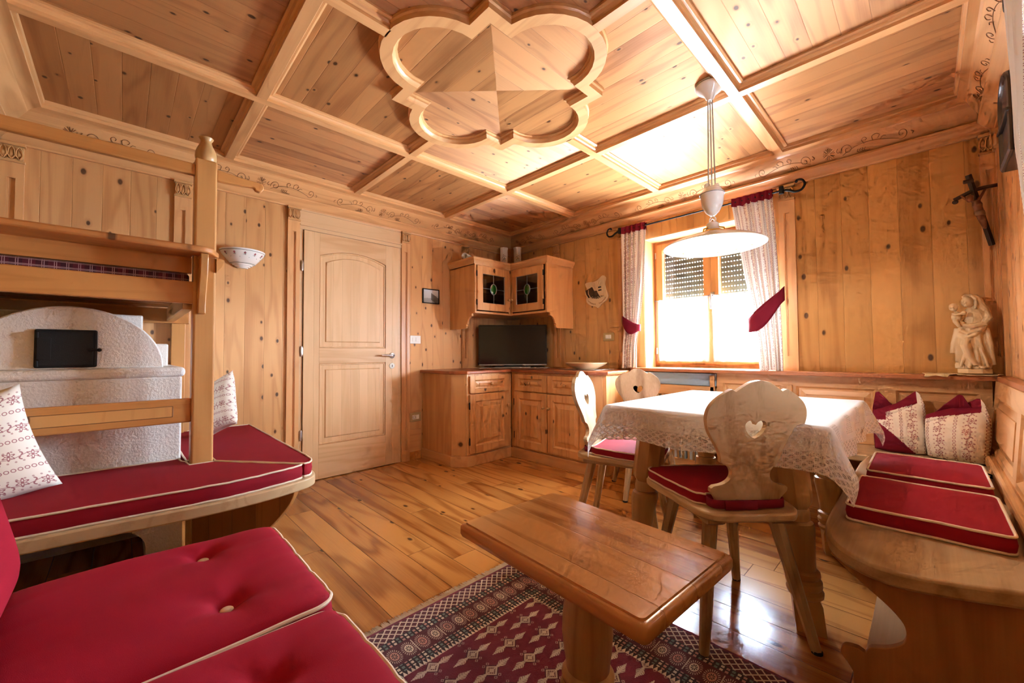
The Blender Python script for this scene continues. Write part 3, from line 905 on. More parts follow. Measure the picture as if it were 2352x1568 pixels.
# ------------------------------------------------------------------ corner base cabinets
def front_panel(mb_frame, mb_panel, face, u0, u1, z0, z1, fr=.062, t=.018, raised=True, fh=None):
    """Frame + raised field. face(u, d, z) -> world."""
    fh = fh or fr
    def bx(mb, a, b_, c, d, d0, d1):
        vs = [face(a, d0, c), face(b_, d0, c), face(b_, d1, c), face(a, d1, c), face(a, d0, d), face(b_, d0, d), face(b_, d1, d), face(a, d1, d)]
        mb.add(vs, [(0,3,2,1),(4,5,6,7),(0,1,5,4),(1,2,6,5),(2,3,7,6),(3,0,4,7)])
    bx(mb_frame, u0, u0 + fr, z0, z1, 0, t); bx(mb_frame, u1 - fr, u1, z0, z1, 0, t)
    bx(mb_frame, u0 + fr, u1 - fr, z0, z0 + fh, 0, t); bx(mb_frame, u0 + fr, u1 - fr, z1 - fh, z1, 0, t)
    if mb_panel is None: return
    rings = [(0, t - .001), (.008, t - .009), (.014, t - .011), (.052 if fr > .05 else .022, t - .003), (.053 if fr > .05 else .023, t + .001)]
    vs = []
    for i, d in rings:
        a, b_, c, e = u0 + fr + i, u1 - fr - i, z0 + fh + i, z1 - fh - i
        vs += [face(a, d, c), face(b_, d, c), face(b_, d, e), face(a, d, e)]
    fs = [(j*4+i, j*4+(i+1) % 4, (j+1)*4+(i+1) % 4, (j+1)*4+i) for j in range(len(rings)-1) for i in range(4)]
    fs.append((16, 17, 18, 19))
    mb_panel.add(vs, fs)
def knob(face, u, z, d0=.018):
    o = Vector(face(u, d0, z)); nrm = (Vector(face(u, 1, z)) - Vector(face(u, 0, z))).normalized()
    T = Matrix.Translation(o) @ nrm.to_track_quat('Z', 'Y').to_matrix().to_4x4()
    return MB().lathe([(.0065, 0), (.006, .010), (.012, .015), (.0145, .021), (.011, .028), (.001, .031)], (0,0,0), 14, T=T)
CT = .845
fA = lambda u, d, z: (.58 + d, u, z)               # left arm front, u = y
fB = lambda u, d, z: (u, -.57 - d, z)              # right arm front, u = x
def cab_unit(label, body_poly, plinth_poly, side_mat):
    t = thing('base_cabinet', label, 'cabinet', (body_poly[0][0], body_poly[0][1], 0), group='corner base cabinets')
    b = MB(); b.prism(body_poly, .10, CT - .028, 'z'); build('body', b, side_mat, t, smooth=0, bevel=.0015)
    p = MB(); p.prism(plinth_poly, 0, .092, 'z')
    ins = [(x, y) for x, y in body_poly]
    p.prism(ins, .09, .104, 'z')
    build('plinth', p, m_px, t, smooth=0, bevel=.003)
    return t
bodyA = [(.002, -1.215), (.475, -1.215), (.578, -1.118), (.578, -.572), (.002, -.572)]
plA = [(.002, -1.227), (.481, -1.227), (.592, -1.122), (.592, -.584), (.002, -.572)]
bodyB = [(.580, -.002), (.580, -.568), (1.492, -.568), (1.592, -.468), (1.592, -.002)]
plB = [(.592, -.002), (.592, -.584), (1.498, -.584), (1.606, -.474), (1.606, -.002)]
def door_set(t, face, u0, u1, z0, z1, knob_u, hinge_u, m, mk):
    f = MB(); p = MB(); front_panel(f, p, face, u0, u1, z0, z1)
    d = build('cabinet_door', f, m, t, smooth=0, bevel=.002)
    subpart('raised_panel', p, m, d, t, smooth=0)
    subpart('knob', knob(face, knob_u, z1 - .125), m_turn, d, t, smooth=60)
    for zz_ in (z0 + .075, z1 - .13):
        h = MB(); q = Vector(face(hinge_u, .014, zz_)); h.lathe([(.005, 0), (.006, .004), (.006, .06), (.005, .064)], q, 10); subpart('hinge', h, m_black, d, t)
def drawer_set(t, face, u0, u1, z0, z1, m):
    f = MB(); p = MB(); front_panel(f, p, face, u0, u1, z0, z1, fr=.055, fh=.036)
    d = build('drawer', f, m, t, smooth=0, bevel=.002)
    subpart('raised_panel', p, m, d, t, smooth=0)
    subpart('knob', knob(face, (u0 + u1)/2, (z0 + z1)/2), m_turn, d, t, smooth=60)
cA = cab_unit('pine base cabinet with one drawer and one door, beside the door wall', bodyA, plA, m_cab)
drawer_set(cA, fA, -1.094, -.618, .645, .797, m_cab)
door_set(cA, fA, -1.094, -.618, .112, .632, -.645, -1.098, m_cab, m_cab)
cB = cab_unit('pine base cabinet with two drawers and two doors, under the window wall', bodyB, plB, m_cabx)
for u0, u1, ku, hu in ((.636, 1.046, 1.02, .632), (1.058, 1.468, 1.084, 1.472)):
    drawer_set(cB, fB, u0, u1, .645, .797, m_cabx)
    door_set(cB, fB, u0, u1, .112, .632, ku, hu, m_cabx, m_cabx)
wt = MB(); wt.prism([(.002, -1.245), (.487, -1.245), (.604, -1.132), (.604, -.598), (1.503, -.598), (1.618, -.482), (1.618, -.002), (.002, -.002)], CT - .028, CT, 'z')
tag(build('worktop', wt, m_worktop, smooth=0, bevel=.006), 'reddish larch worktop with cut corners lying over the base cabinets', 'worktop')

# ------------------------------------------------------------------ wall cabinet
wc = thing('wall_cabinet', 'corner pine wall cabinet with two leaded glass doors above the television', 'cabinet', (.002, -.002, 1.25))
FX = .405
def side_profile(s):            # depth s outward, z
    pts = [(0.002, 1.245), (.255, 1.245), (.272, 1.252), (.280, 1.270), (.272, 1.285), (.290, 1.292)]
    pts += arc(.405, 1.292 + .0, .075, 180, 100, 6)[1:-1] if False else [(.300, 1.325), (.322, 1.350), (.352, 1.362), (.362, 1.364), (.362, 1.388), (.385, 1.392), (FX + .005, 1.392)]
    return pts + [(FX + .005, 1.87), (.002, 1.87)]
sp = side_profile(1)
b = MB(); b.prism(sp, -.888, -.868, 'y'); build('side_panel', b, m_cab, wc, smooth=0, bevel=.002)
b = MB(); b.prism([(-s, z) for s, z in sp], .868 + .02, .908, 'x'); build('side_panel', b, m_cabx, wc, smooth=0, bevel=.002)
b = MB(); b.prism([(.002, -.868), (FX, -.868), (FX, -FX), (.888, -FX), (.888, -.002), (.002, -.002)], 1.392, 1.412, 'z'); build('bottom_board', b, m_pxh, wc, smooth=0)
b = MB(); b.prism([(.002, -.868), (FX - .02, -.868), (FX - .02, -FX + .02), (.888, -FX + .02), (.888, -.002), (.002, -.002)], 1.60, 1.615, 'z'); build('shelf', b, m_pxh, wc, smooth=0)
b = MB(); b.prism([(.002, -.888), (FX, -.888), (FX, -FX), (.905, -FX), (.905, -.002), (.002, -.002)], 1.86, 1.876, 'z'); build('top_board', b, m_pxh, wc, smooth=0)
b = MB(); b.box(.001, .012, -.868, -.02, 1.4, 1.87); b.box(.01, .888, -.012, -.001, 1.4, 1.87); build('back_panel', b, m_cab, wc, smooth=0)
# crown moulding
b = MB(); cpr = [(0, 1.868), (.004, 1.868), (.008, 1.880), (.018, 1.896), (.026, 1.906), (.030, 1.910), (.030, 1.930), (0, 1.930), (-.012, 1.93), (-.012, 1.872)]
def off_path(o): return [(.002, -.890 - o), (FX + o, -.890 - o), (FX + o, -FX - o), (.908 + o, -FX - o), (.908 + o, -.002)]
vs = []
for o, z in cpr: vs += [(x, y, z) for x, y in off_path(o)]
fs = [(j*5+i, j*5+i+1, ((j+1) % 10)*5+i+1, ((j+1) % 10)*5+i) for j in range(10) for i in range(4)]
b.add(vs, fs); build('crown_moulding', b, m_px, wc, smooth=25)
gA = lambda u, d, z: (FX + d, u, z); gB = lambda u, d, z: (u, -FX - d, z)
for face, u0, u1, ku, hu, m, mm in ((gA, -.865, -.437, -.462, -.868, m_cab, 'left'), (gB, .437, .868, .462, .871, m_cabx, 'right')):
    def fb(a, b_, c, d, d0, d1, mb):
        vs = [face(a, d0, c), face(b_, d0, c), face(b_, d1, c), face(a, d1, c), face(a, d0, d), face(b_, d0, d), face(b_, d1, d), face(a, d1, d)]
        mb.add(vs, [(0,3,2,1),(4,5,6,7),(0,1,5,4),(1,2,6,5),(2,3,7,6),(3,0,4,7)])
    f = MB(); front_panel(f, None, face, u0, u1, 1.424, 1.853, fr=.068, fh=.072, t=.02)
    d = build('cabinet_door', f, m, wc, smooth=0, bevel=.002)
    if face is gA: fb(-.437, -FX, 1.405, 1.868, 0, .006, (q := MB()))
    else: fb(FX, .437, 1.405, 1.868, 0, .006, (q := MB()))
    build('corner_stile', q, m, wc, smooth=0)
    a0, a1, c0, c1 = u0 + .068, u1 - .068, 1.496, 1.781
    q = MB(); fb(a0 - .005, a1 + .005, c0 - .005, c1 + .005, .006, .009, q); subpart('pane', q, m_smoke, d, wc, smooth=0)
    q = MB(); um, cm = (a0 + a1)/2, (c0 + c1)/2
    ov = [face(um + .040*math.cos(k*PI/12), .010, cm + .052*math.sin(k*PI/12)) for k in range(24)]
    q.tube(ov, .0045, 6, closed=True)
    for seg_ in (((um, c0), (um, cm - .052)), ((um, cm + .052), (um, c1)), ((a0, cm), (um - .04, cm)), ((um + .04, cm), (a1, cm))):
        q.tube([face(s[0], .010, s[1]) for s in seg_], .0032, 6)
    for seg_ in (((a0, c0), (a1, c0)), ((a1, c0), (a1, c1)), ((a1, c1), (a0, c1)), ((a0, c1), (a0, c0))):
        q.tube([face(s[0], .010, s[1]) for s in seg_], .003, 6)
    subpart('leading', q, plain('lead_came', '#9a9a98', .4, .7) if 'lead_came' not in bpy.data.materials else bpy.data.materials['lead_came'], d, wc)
    q = MB(); o = Vector(face(um, .010, cm)); nr = (Vector(face(um, 1, cm)) - Vector(face(um, 0, cm)))
    T = Matrix.Translation(o) @ nr.to_track_quat('Z', 'Y').to_matrix().to_4x4()
    q.ball((0,0,0), (.038, .050, .007) if True else 0, 18, 8, T=T)
    # orient the oval upright
    subpart('green_boss', q, m_greenglass, d, wc, smooth=80)
    subpart('knob', knob(face, ku, 1.545, .02), m_turn, d, wc, smooth=60)
    for zz_ in (1.47, 1.75):
        h = MB(); qq = Vector(face(hu, .014, zz_)); h.lathe([(.005, 0), (.006, .004), (.006, .05), (.005, .054)], qq, 10); subpart('hinge', h, m_black, d, wc)
# glass inside the cabinet
t = thing('drinking_goblet', 'pale goblet standing on the shelf behind the left leaded pane', 'goblet', (.30, -.70, 1.615))
g = MB(); g.lathe([(.03, 0), (.03, .005), (.008, .012), (.007, .05), (.03, .065), (.042, .10), (.040, .135), (.037, .135), (.038, .10), (.026, .07), (0, .066)], (.30, -.70, 1.615), 20)
build('bowl_and_stem', g, m_porc, t, smooth=60)

# vases and paper roll on top of the cabinet
for i, (x, y, lab) in enumerate(((.135, -.245, 'left white flower-painted cylinder vase on the wall cabinet'), (.245, -.140, 'right white flower-painted cylinder vase on the wall cabinet'))):
    t = thing('cylinder_vase', lab, 'vase', (x, y, 1.876), group='vases on the wall cabinet')
    v = MB(); v.lathe([(.040, 0), (.043, .004), (.043, .288), (.046, .292), (.046, .308), (.042, .310), (.039, .300), (.039, .02), (0, .018)], (x, y, 1.876), 28)
    build('vase_body', v, m_porc, t, smooth=50)
    dx, dy = (3.42 - x), (-3.31 - y); a = math.atan2(dy, dx)
    f = MB(); l = MB()
    for q in range(9):
        b_ = q * 2.4; rr = .006 + .0022*q
        aa = a + rr*math.cos(b_)/.043; zz_ = 1.876 + .195 + rr*1.5*math.sin(b_)
        (f if q % 2 == 0 else l).ball((x + .0425*math.cos(aa), y + .0425*math.sin(aa), zz_), (.004, .004, .0045) , 8, 5)
    for e in (-.014, 0, .014):
        l.tube([(x + .0432*math.cos(a + (e*k*.5 + .002)/.043), y + .0432*math.sin(a + (e*k*.5 + .002)/.043), 1.876 + .19 - .013*k) for k in range(4)], .0014, 5)
    build('painted_flower', f, m_brass if i else plain('painted_ochre', '#8a6a3c', .5), t, smooth=60); build('painted_leaf', l, m_green, t, smooth=60)
t = thing('paper_roll', 'rolled sheet of white paper lying on top of the wall cabinet', 'paper roll', (.13, -.80, 1.93))
v = MB(); pts = []
for q in range(40):
    an = q*2*PI/22; r = .026 + .006*q/40; pts.append((r*math.cos(an), r*math.sin(an)))
T = Matrix.Translation((.27, -.905, 1.964)) @ Matrix.Rotation(math.radians(118), 4, 'Z') @ Matrix.Rotation(PI/2, 4, 'Y')
vs = [(x, y, 0) for x, y in pts] + [(x, y, .24) for x, y in pts]
v.add(vs, [(q, q+1, 40+q+1, 40+q) for q in range(39)], T=T); build('sheet', v, m_paper, t, smooth=60, solid=.0012)

# ------------------------------------------------------------------ television on the worktop
TVc = Vector((.330, -.307, 0)); ax = Vector((.7071, .7071, 0)); nn_ = Vector((.7071, -.7071, 0))
Ttv = Matrix(((ax.x, nn_.x, 0, TVc.x), (ax.y, nn_.y, 0, TVc.y), (0, 0, 1, 0), (0, 0, 0, 1)))   # local x width, y toward viewer
t = thing('television', 'black flat television turned across the corner on the worktop', 'television', (TVc.x, TVc.y, CT))
b = MB(); b.box(-.365, .365, -.05, .0, .885, 1.302, T=Ttv); b.box(-.2, .2, -.075, -.05, .93, 1.2, T=Ttv); build('back_shell', b, m_tvframe, t, smooth=0, bevel=.006)
b = MB(); k_ = .012
for a in ((-.366, -.366 + k_, .872, 1.303), (.366 - k_, .366, .872, 1.303), (-.366 + k_, .366 - k_, 1.303 - k_, 1.303), (-.366 + k_, .366 - k_, .872, .888)): b.box(a[0], a[1], -.006, .008, a[2], a[3], T=Ttv)
build('bezel', b, m_tvframe, t, smooth=0, bevel=.002)
b = MB(); b.box(-.354, .354, -.004, .003, .888, 1.291, T=Ttv); build('screen', b, m_screen, t, smooth=0)
b = MB(); b.box(-.362, .362, .002, .011, .870, .884, T=Ttv); build('lower_trim', b, m_grey, t, smooth=0, bevel=.002)
b = MB(); b.box(-.03, .03, -.03, -.005, .85, .90, T=Ttv); b.box(-.19, .19, -.10, .09, CT + .003, CT + .012, T=Ttv); build('stand', b, m_grey, t, smooth=0, bevel=.003)
b = MB(); b.box(-.09, .10, .00, .085, CT + .012, CT + .03, T=Ttv)
tag(build('set_top_box', b, m_black, smooth=0, bevel=.003), 'small black box lying on the television foot', 'box')
c = MB()
for s in range(2): c.tube(spline([Ttv @ Vector(p) for p in ((.10, -.06, .90), (.16, -.03, CT + .012), (.22, .01, CT + .010), (.27, -.02, CT + .012), (.33 + .02*s, -.08, CT + .01))], 6), .003, 6)
tag(build('cable', c, m_rubber), 'black cables trailing right of the television foot', 'cable')

def doily(name, pts, z, label, cat='doily', wav=.004, m=None):
    mb = MB(); c = Vector((sum(p[0] for p in pts)/len(pts), sum(p[1] for p in pts)/len(pts)))
    o = spline([tuple(p) for p in pts], 6, True); vs = [(c.x, c.y, z + .002)]
    n = len(o)
    for k, f in enumerate((.5, .85, 1.0)):
        for i, (x, y) in enumerate(o):
            vs.append((c.x + (x - c.x)*f, c.y + (y - c.y)*f, z + .002 + (wav*abs(math.sin(i*1.9)) if k == 2 else 0)))
    fs = [(0, 1 + i, 1 + (i+1) % n) for i in range(n)]
    for k in range(2):
        a, b_ = 1 + k*n, 1 + (k+1)*n
        fs += [(a+i, a+(i+1) % n, b_+(i+1) % n, b_+i) for i in range(n)]
    mb.add(vs, fs)
    return tag(build(name, mb, m or m_doily, smooth=60, solid=.0012), label, cat)
def rrect(T, a, b_, n=10):
    return [tuple((T @ Vector((x, y, 0))).xy) for x, y in [(-a + 2*a*i/n, -b_) for i in range(n)] + [(a, -b_ + 2*b_*i/3) for i in range(3)] + [(a - 2*a*i/n, b_) for i in range(n)] + [(-a, b_ - 2*b_*i/3) for i in range(3)]]
doily('doily', rrect(Ttv @ Matrix.Translation((.02, .07, 0)), .36, .13), CT, 'pale lace runner spread under the television')
doily('doily', rrect(Tm((1.24, -.24, 0)), .20, .15), CT, 'pale lace doily spread under the wooden bowl')
t = thing('wooden_bowl', 'shallow turned wooden bowl on the worktop under the carved shield', 'bowl', (1.24, -.25, CT + .004))
b = MB(); b.lathe([(.085, 0), (.09, .004), (.12, .014), (.170, .040), (.190, .058), (.188, .062), (.182, .058), (.16, .040), (.11, .018), (.0, .012)], (1.24, -.25, CT + .004), 40)
build('bowl_body', b, m_lime, t, smooth=50)

# ------------------------------------------------------------------ small wall things
def plate(name, label, cat, T, w, h, mplate, cells, mcell, group=None, sock=False):
    t = thing(name, label, cat, tuple(T.to_translation()), group=group)
    b = MB(); b.box(-w/2, w/2, 0, .009, -h/2, h/2, T=T); build('cover_plate', b, mplate, t, smooth=0, bevel=.004)
    for a0, a1 in cells:
        c = MB(); c.box(a0, a1, .008, .0125, -h*.24, h*.24, T=T); build('rocker' if not sock else 'insert', c, mcell, t, smooth=0, bevel=.0015)
    if sock:
        c = MB()
        cx = (cells[0][0] + cells[0][1])/2
        c.tube([T @ Vector((cx + .014*math.cos(q*PI/10), .013, .014*math.sin(q*PI/10))) for q in range(20)], .0012, 5, closed=True)
        for s in (-1, 1): c.ball(T @ Vector((cx + s*.005, .0125, 0)), .0022, 8, 5)
        build('socket_holes', c, m_black, t)
    return t
TL = lambda y, z: Matrix(((0, 1, 0, 0), (1, 0, 0, y), (0, 0, 1, z), (0, 0, 0, 1)))
TBk = lambda x, z: Matrix(((1, 0, 0, x), (0, -1, 0, 0), (0, 0, 1, z), (0, 0, 0, 1)))
plate('light_switch', 'white double light switch beside the door, below the small picture', 'light switch', TL(-1.295, 1.137), .115, .078, m_white, ((-.033, -.002), (.002, .033)), m_white)
plate('power_socket', 'beige-framed power socket low on the wall beside the base cabinet', 'socket', TL(-1.293, .398), .12, .085, m_beige, ((-.036, .0), (.004, .036)), m_white, sock=True)
plate('light_switch', 'beige-framed light switch left of the window curtain', 'light switch', TBk(1.325, 1.15), .118, .08, m_beige, ((-.03, .0), (.002, .03)), m_white)
# small framed picture
t = thing('framed_picture', 'small black-framed picture of an alpine house beside the door', 'picture', (0, -1.12, 1.57))
T = TL(-1.122, 1.57); b = MB()
w, h, k_ = .190, .145, .009
for a in ((-w/2, -w/2 + k_, -h/2, h/2), (w/2 - k_, w/2, -h/2, h/2), (-w/2, w/2, h/2 - k_, h/2), (-w/2, w/2, -h/2, -h/2 + k_)): b.box(a[0], a[1], 0, .016, a[2], a[3], T=T)
build('frame', b, m_tvframe, t, smooth=0, bevel=.001)
def photo_mat():
    M = Mat('old_photograph'); x, y, z = M.coords()
    n = M.noise(M.comb(y * 1.0, z, 0), 60, 3)
    roof = ((z - (y * -.55)).abs()).lt(.035) * (y.gt(.0)); 
    base = M.mix((z * 9 + .5).clamp(), lin('#b9b4a6'), lin('#cfd6dc'))
    c = M.mix(((z + .02 + (n - .5) * .04).lt(0.0)) * .6, base, lin('#7d7a70'))
    c = M.mix(roof * .8, c, lin('#4a443c'))
    win = ((y / .014).fract().lt(.4)) * ((z / .02).fract().lt(.5)) * y.gt(.01) * z.lt(.02)
    c = M.mix(win * .6, c, lin('#3b3733'))
    M.set(color=c, rough=.25); return M.m
b = MB(); b.box(-w/2 + k_, w/2 - k_, .002, .008, -h/2 + k_, h/2 - k_, T=T); build('photograph', b, photo_mat(), t, smooth=0)

# wall sconce: half bowl of painted ceramic
t = thing('wall_sconce', 'white half-bowl ceramic wall lamp painted with flowers, on the pine wall', 'wall lamp', (0, -2.703, 1.63))
sc_ = (0.004, -2.703, 1.622)
b = MB(); b.lathe([(.0, -.001), (.034, 0), (.036, .007), (.046, .008), (.050, .016), (.060, .017), (.064, .026), (.074, .028), (.10, .058), (.128, .093), (.139, .115), (.141, .122), (.137, .122), (.124, .096), (.09, .052), (.05, .025), (0, .015)], sc_, 30, -PI/2, PI/2)
build('bowl', b, m_porc, t, smooth=40)
g = MB()
for r, z in ((.1375, .110), (.0765, .030)):
    g.tube([(sc_[0] + r*math.cos(a), sc_[1] + r*math.sin(a), sc_[2] + z) for a in [(-PI/2 + PI*q/30) for q in range(31)]], .0016, 5)
build('painted_band', g, m_green, t)
f = MB(); l = MB()
for a in (-62, -32, -3, 26, 55):
    a = math.radians(a); r, z = .1235, .087
    P = lambda da, dz: (sc_[0] + (r + dz*.7)*math.cos(a + da/.12), sc_[1] + (r + dz*.7)*math.sin(a + da/.12), sc_[2] + z + dz)
    for da, dz in ((-.004, .004), (.004, .005), (0, .009), (0, .001)): f.ball(P(da, dz), .0034, 8, 5)
    l.tube([P(0, 0), P(.003, -.010)], .0012, 5); l.tube([P(-.010, -.006), P(.008, -.003)], .0012, 5)
    l.ball((sc_[0] + .108*math.cos(a + .25), sc_[1] + .108*math.sin(a + .25), sc_[2] + .066), .002, 6, 4)
build('painted_flower', f, m_pink, t); build('painted_leaf', l, m_green, t)

# carved shield with two roses-of-straw reliefs
t = thing('carved_shield', 'carved pale wood shield plaque with a small hut relief, left of the window', 'plaque', (1.20, 0, 1.58))
T = Matrix(((1, 0, 0, 1.200), (0, -1, 0, 0), (0, 0, 1, 1.585), (0, 0, 0, 1))) @ Matrix.Rotation(math.radians(-4), 4, 'Y')
out = spline([(-.12, .112), (-.075, .116), (-.03, .111), (.017, .118), (.079, .152), (.116, .128), (.102, .068), (.111, .017), (.126, -.044), (.108, -.088), (.054, -.119), (.008, -.153), (-.02, -.137), (-.075, -.119), (-.116, -.085), (-.124, -.051), (-.117, 0), (-.106, .054), (-.12, .085)], 5, True)
b = MB(); b.prism(out, 0, .016, 'y', T=T); build('shield_board', b, m_lime, t, smooth=30, bevel=.004)
def pt(x, d, z): return T @ Vector((x, d, z))
# two carved hay barrels side by side: the left with dark slots, the right pale; rays above
b = MB(); b.prism([(-.112, .036), (-.040, .060), (-.018, .010), (-.030, -.030), (-.092, -.042)], .016, .030, 'y', T=T); build('left_relief', b, m_darkwood, t, smooth=0, bevel=.003)
for x0, x1 in ((-.114, -.086), (-.078, -.058)):
    b = MB(); b.tube([pt(x0, .031, .040), pt((x0+x1)/2 - .012, .034, .0), pt(x1, .031, -.046)], .0042, 6); build('stave', b, m_lime, t)
b = MB(); b.prism([(.030, .052), (.076, .060), (.088, -.050), (.040, -.040), (.018, .0)], .016, .028, 'y', T=T); build('right_relief', b, m_lime, t, smooth=0, bevel=.003)
for z0 in (.034, .006):
    b = MB(); b.box(.034, .068, .0275, .0292, z0, z0 + .014, T=T); build('slot', b, m_darkwood, t, smooth=0)
b = MB(); b.ball(pt(-.004, .022, -.012), (.030, .010, .030), 12, 8)
for q in range(6): b.tube([pt(-.012 + .006*q, .024, -.02), pt(-.045 + .022*q, .020, -.066 + .007*abs(q - 2.5))], .004, 5)
build('centre_carving', b, m_darkwood, t, smooth=40)
for x1, z1 in ((-.046, .088), (-.010, .092), (.030, .100), (.058, .104)):
    b = MB(); b.tube([pt(.0, .020, .012), pt(x1, .019, z1)], .0042, 6); build('ray', b, m_lime, t)
b = MB()                                                       # illegible engraved script along the lower rim
for x0, z0, x1, z1 in ((-.098, -.066, -.018, -.112), (.022, -.110, .098, -.070)):
    pts = []
    for q in range(46):
        f = q/45; xx = x0 + (x1 - x0)*f; zz_ = z0 + (z1 - z0)*f - .010*math.sin(PI*f)
        pts.append(pt(xx + .0022*math.cos(q*1.7), .0168, zz_ + .0062*math.sin(q*1.35)*(1 + .6*math.sin(q*.61))))
    b.tube(pts, .0011, 5)
build('engraved_script', b, m_carve_shade, t)
# ------------------------------------------------------------------ curtain rods and curtains
def rod(label, P, L):           # P(a, d, z): along the wall, out of the wall
    t = thing('curtain_rod', label, 'curtain rod', tuple(P(0, .0, 0)))
    r = MB(); r.tube([P(-L/2, .085, 0), P(L/2, .085, 0)], .0065, 10); build('rod', r, m_black, t)
    for s in (-1, 1):
        f = MB(); pts = [(s*L/2, 0, .0), (s*(L/2 + .03), 0, -.012), (s*(L/2 + .06), 0, -.028), (s*(L/2 + .095), 0, -.022), (s*(L/2 + .112), 0, .010), (s*(L/2 + .098), 0, .042), (s*(L/2 + .07), 0, .048), (s*(L/2 + .066), 0, .038)]
        pts = spline(pts, 5); f.tube([P(a, .085, z) for a, _, z in pts], [.009 - .004*i/len(pts) for i in range(len(pts))], 10)
        f.ball(P(s*(L/2 + .066), .085, .038), .009, 8, 6)
        build('scroll_finial', f, m_black, t)
        g = MB(); g.tube([P(s*(L/2 - .02), 0.0, .0), P(s*(L/2 - .02), .085, 0)], .006, 8); g.tube([P(s*(L/2 - .02), .085, -.02), P(s*(L/2 - .02), .085, .03)], .014, 8); g.ball(P(s*(L/2 - .02), 0.004, 0), (.02, .02, .02), 10, 6); build('bracket', g, m_black, t)
    return t
PBk = lambda x0, z0: (lambda a, d, z: Vector((x0 + a, -d, z0 + z)))
PRt = lambda y0, z0: (lambda a, d, z: Vector((W - d, y0 + a, z0 + z)))
rod('black iron curtain rod with scrolled ends above the window', PBk(2.13, 2.100), 1.29)
rod('black iron curtain rod on the right wall, high at the picture edge', PRt(-1.80, 2.12), .86)
def curtain(label, P, edges, ztop, zbot, ztie, folds, seed, tieout, cat='curtain', tw=.030):
    """edges(z) -> (a0, a1). P(a, d, z) world."""
    t = thing('window_curtain', label, cat, tuple(P(*[sum(edges(ztop))/2, .07, 0])), group=None)
    width = .62
    def amp(z):
        q = abs(z - ztie)
        return .018 * min(1, .35 + q*2.2)
    def fn(u, v):
        z = zbot + (ztop - .045 - zbot)*v
        a0, a1 = edges(z)
        uu = u + .018*math.sin(u*2*PI*folds*.5 + seed)*(1 if 0 < u < 1 else 0)
        a = a0 + (a1 - a0)*uu
        d = .085 + amp(z)*math.sin(u*2*PI*folds + seed + .4*math.sin(z*3 + seed)) + .006*math.sin(u*2*PI*folds*2.3 + seed*2)
        return P(a, d, z - .004*math.sin(u*9))
    g = MB(); g.grid(folds*14, 44, fn, lambda u, v: (u*width, v*(ztop - zbot)))
    build('drape', g, m_floralc, t, smooth=80)
    h = MB()
    a0, a1 = edges(ztop)
    h.grid(folds*14, 3, lambda u, v: P(a0 + (a1 - a0)*u, .085 + .012*math.sin(u*2*PI*folds + seed)*(1 - .6*v) + .012, ztop - .05 + .062*v), lambda u, v: (u, v))
    h.grid(folds*14, 3, lambda u, v: P(a0 + (a1 - a0)*u, .085 + .012*math.sin(u*2*PI*folds + seed)*(1 - .6*v) - .014, ztop - .05 + .062*v), lambda u, v: (u, v))
    build('heading_tape', h, m_redc, t, smooth=80)
    if tieout is None: return t
    # tie-back
    b = MB(); (ta0, ta1) = tieout
    def tf(u, v):
        an = PI*u
        a = ta0[0] + (ta1[0] - ta0[0])*u; z = ta0[1] + (ta1[1] - ta0[1])*u - .035*math.sin(PI*u)
        w = tw + .030*math.sin(PI*min(u*1.1, 1))
        return P(a, .088 + .045*math.sin(PI*min(max(u, .0), 1))**.6, z + (v - .5)*2*w)
    b.grid(22, 4, tf); build('tie_back', b, m_redc, t, smooth=80, solid=.006)
    return t
def lerp_table(tab):
    def f(z):
        tab_ = sorted(tab)
        if z <= tab_[0][0]: return tab_[0][1:]
        for p, q in zip(tab_, tab_[1:]):
            if z <= q[0]:
                k = (z - p[0])/(q[0] - p[0]); return tuple(p[i] + (q[i] - p[i])*k for i in (1, 2))
        return tab_[-1][1:]
    return f
curtain('left floral window curtain with red heading, narrow, tied back', PBk(0, 0), lerp_table([(.86, 1.52, 1.65), (1.05, 1.525, 1.655), (1.20, 1.54, 1.675), (1.35, 1.53, 1.70), (1.6, 1.527, 1.733), (2.1, 1.527, 1.762)]), 2.115, .862, 1.21, 5, .4, ((1.525, 1.30), (1.70, 1.215)))
curtain('right floral window curtain with red heading, swept aside by a wide red tie', PBk(0, 0), lerp_table([(.87, 2.603, 2.742), (1.05, 2.592, 2.740), (1.15, 2.580, 2.738), (1.30, 2.566, 2.736), (1.53, 2.523, 2.730), (1.8, 2.487, 2.720), (2.1, 2.445, 2.705)]), 2.115, .868, 1.22, 6, 1.3, ((2.535, 1.185), (2.758, 1.395)), tw=.048)
curtain('floral curtain on the right wall, cut off by the upper right picture edge', PRt(0, 0), lerp_table([(.93, -1.68, -1.57), (1.2, -1.68, -1.575), (1.5, -1.70, -1.53), (1.6, -1.70, -1.49), (2.03, -1.74, -1.42), (2.1, -1.74, -1.41)]), 2.135, .93, 1.25, 6, .9, None)
curtain('far floral curtain of the right wall window beyond the picture edge', PRt(0, 0), lerp_table([(.93, -2.20, -2.04), (1.2, -2.18, -2.06), (2.1, -2.20, -1.94)]), 2.135, .93, 1.25, 6, 2.1, ((-2.05, 1.2), (-2.21, 1.34)))

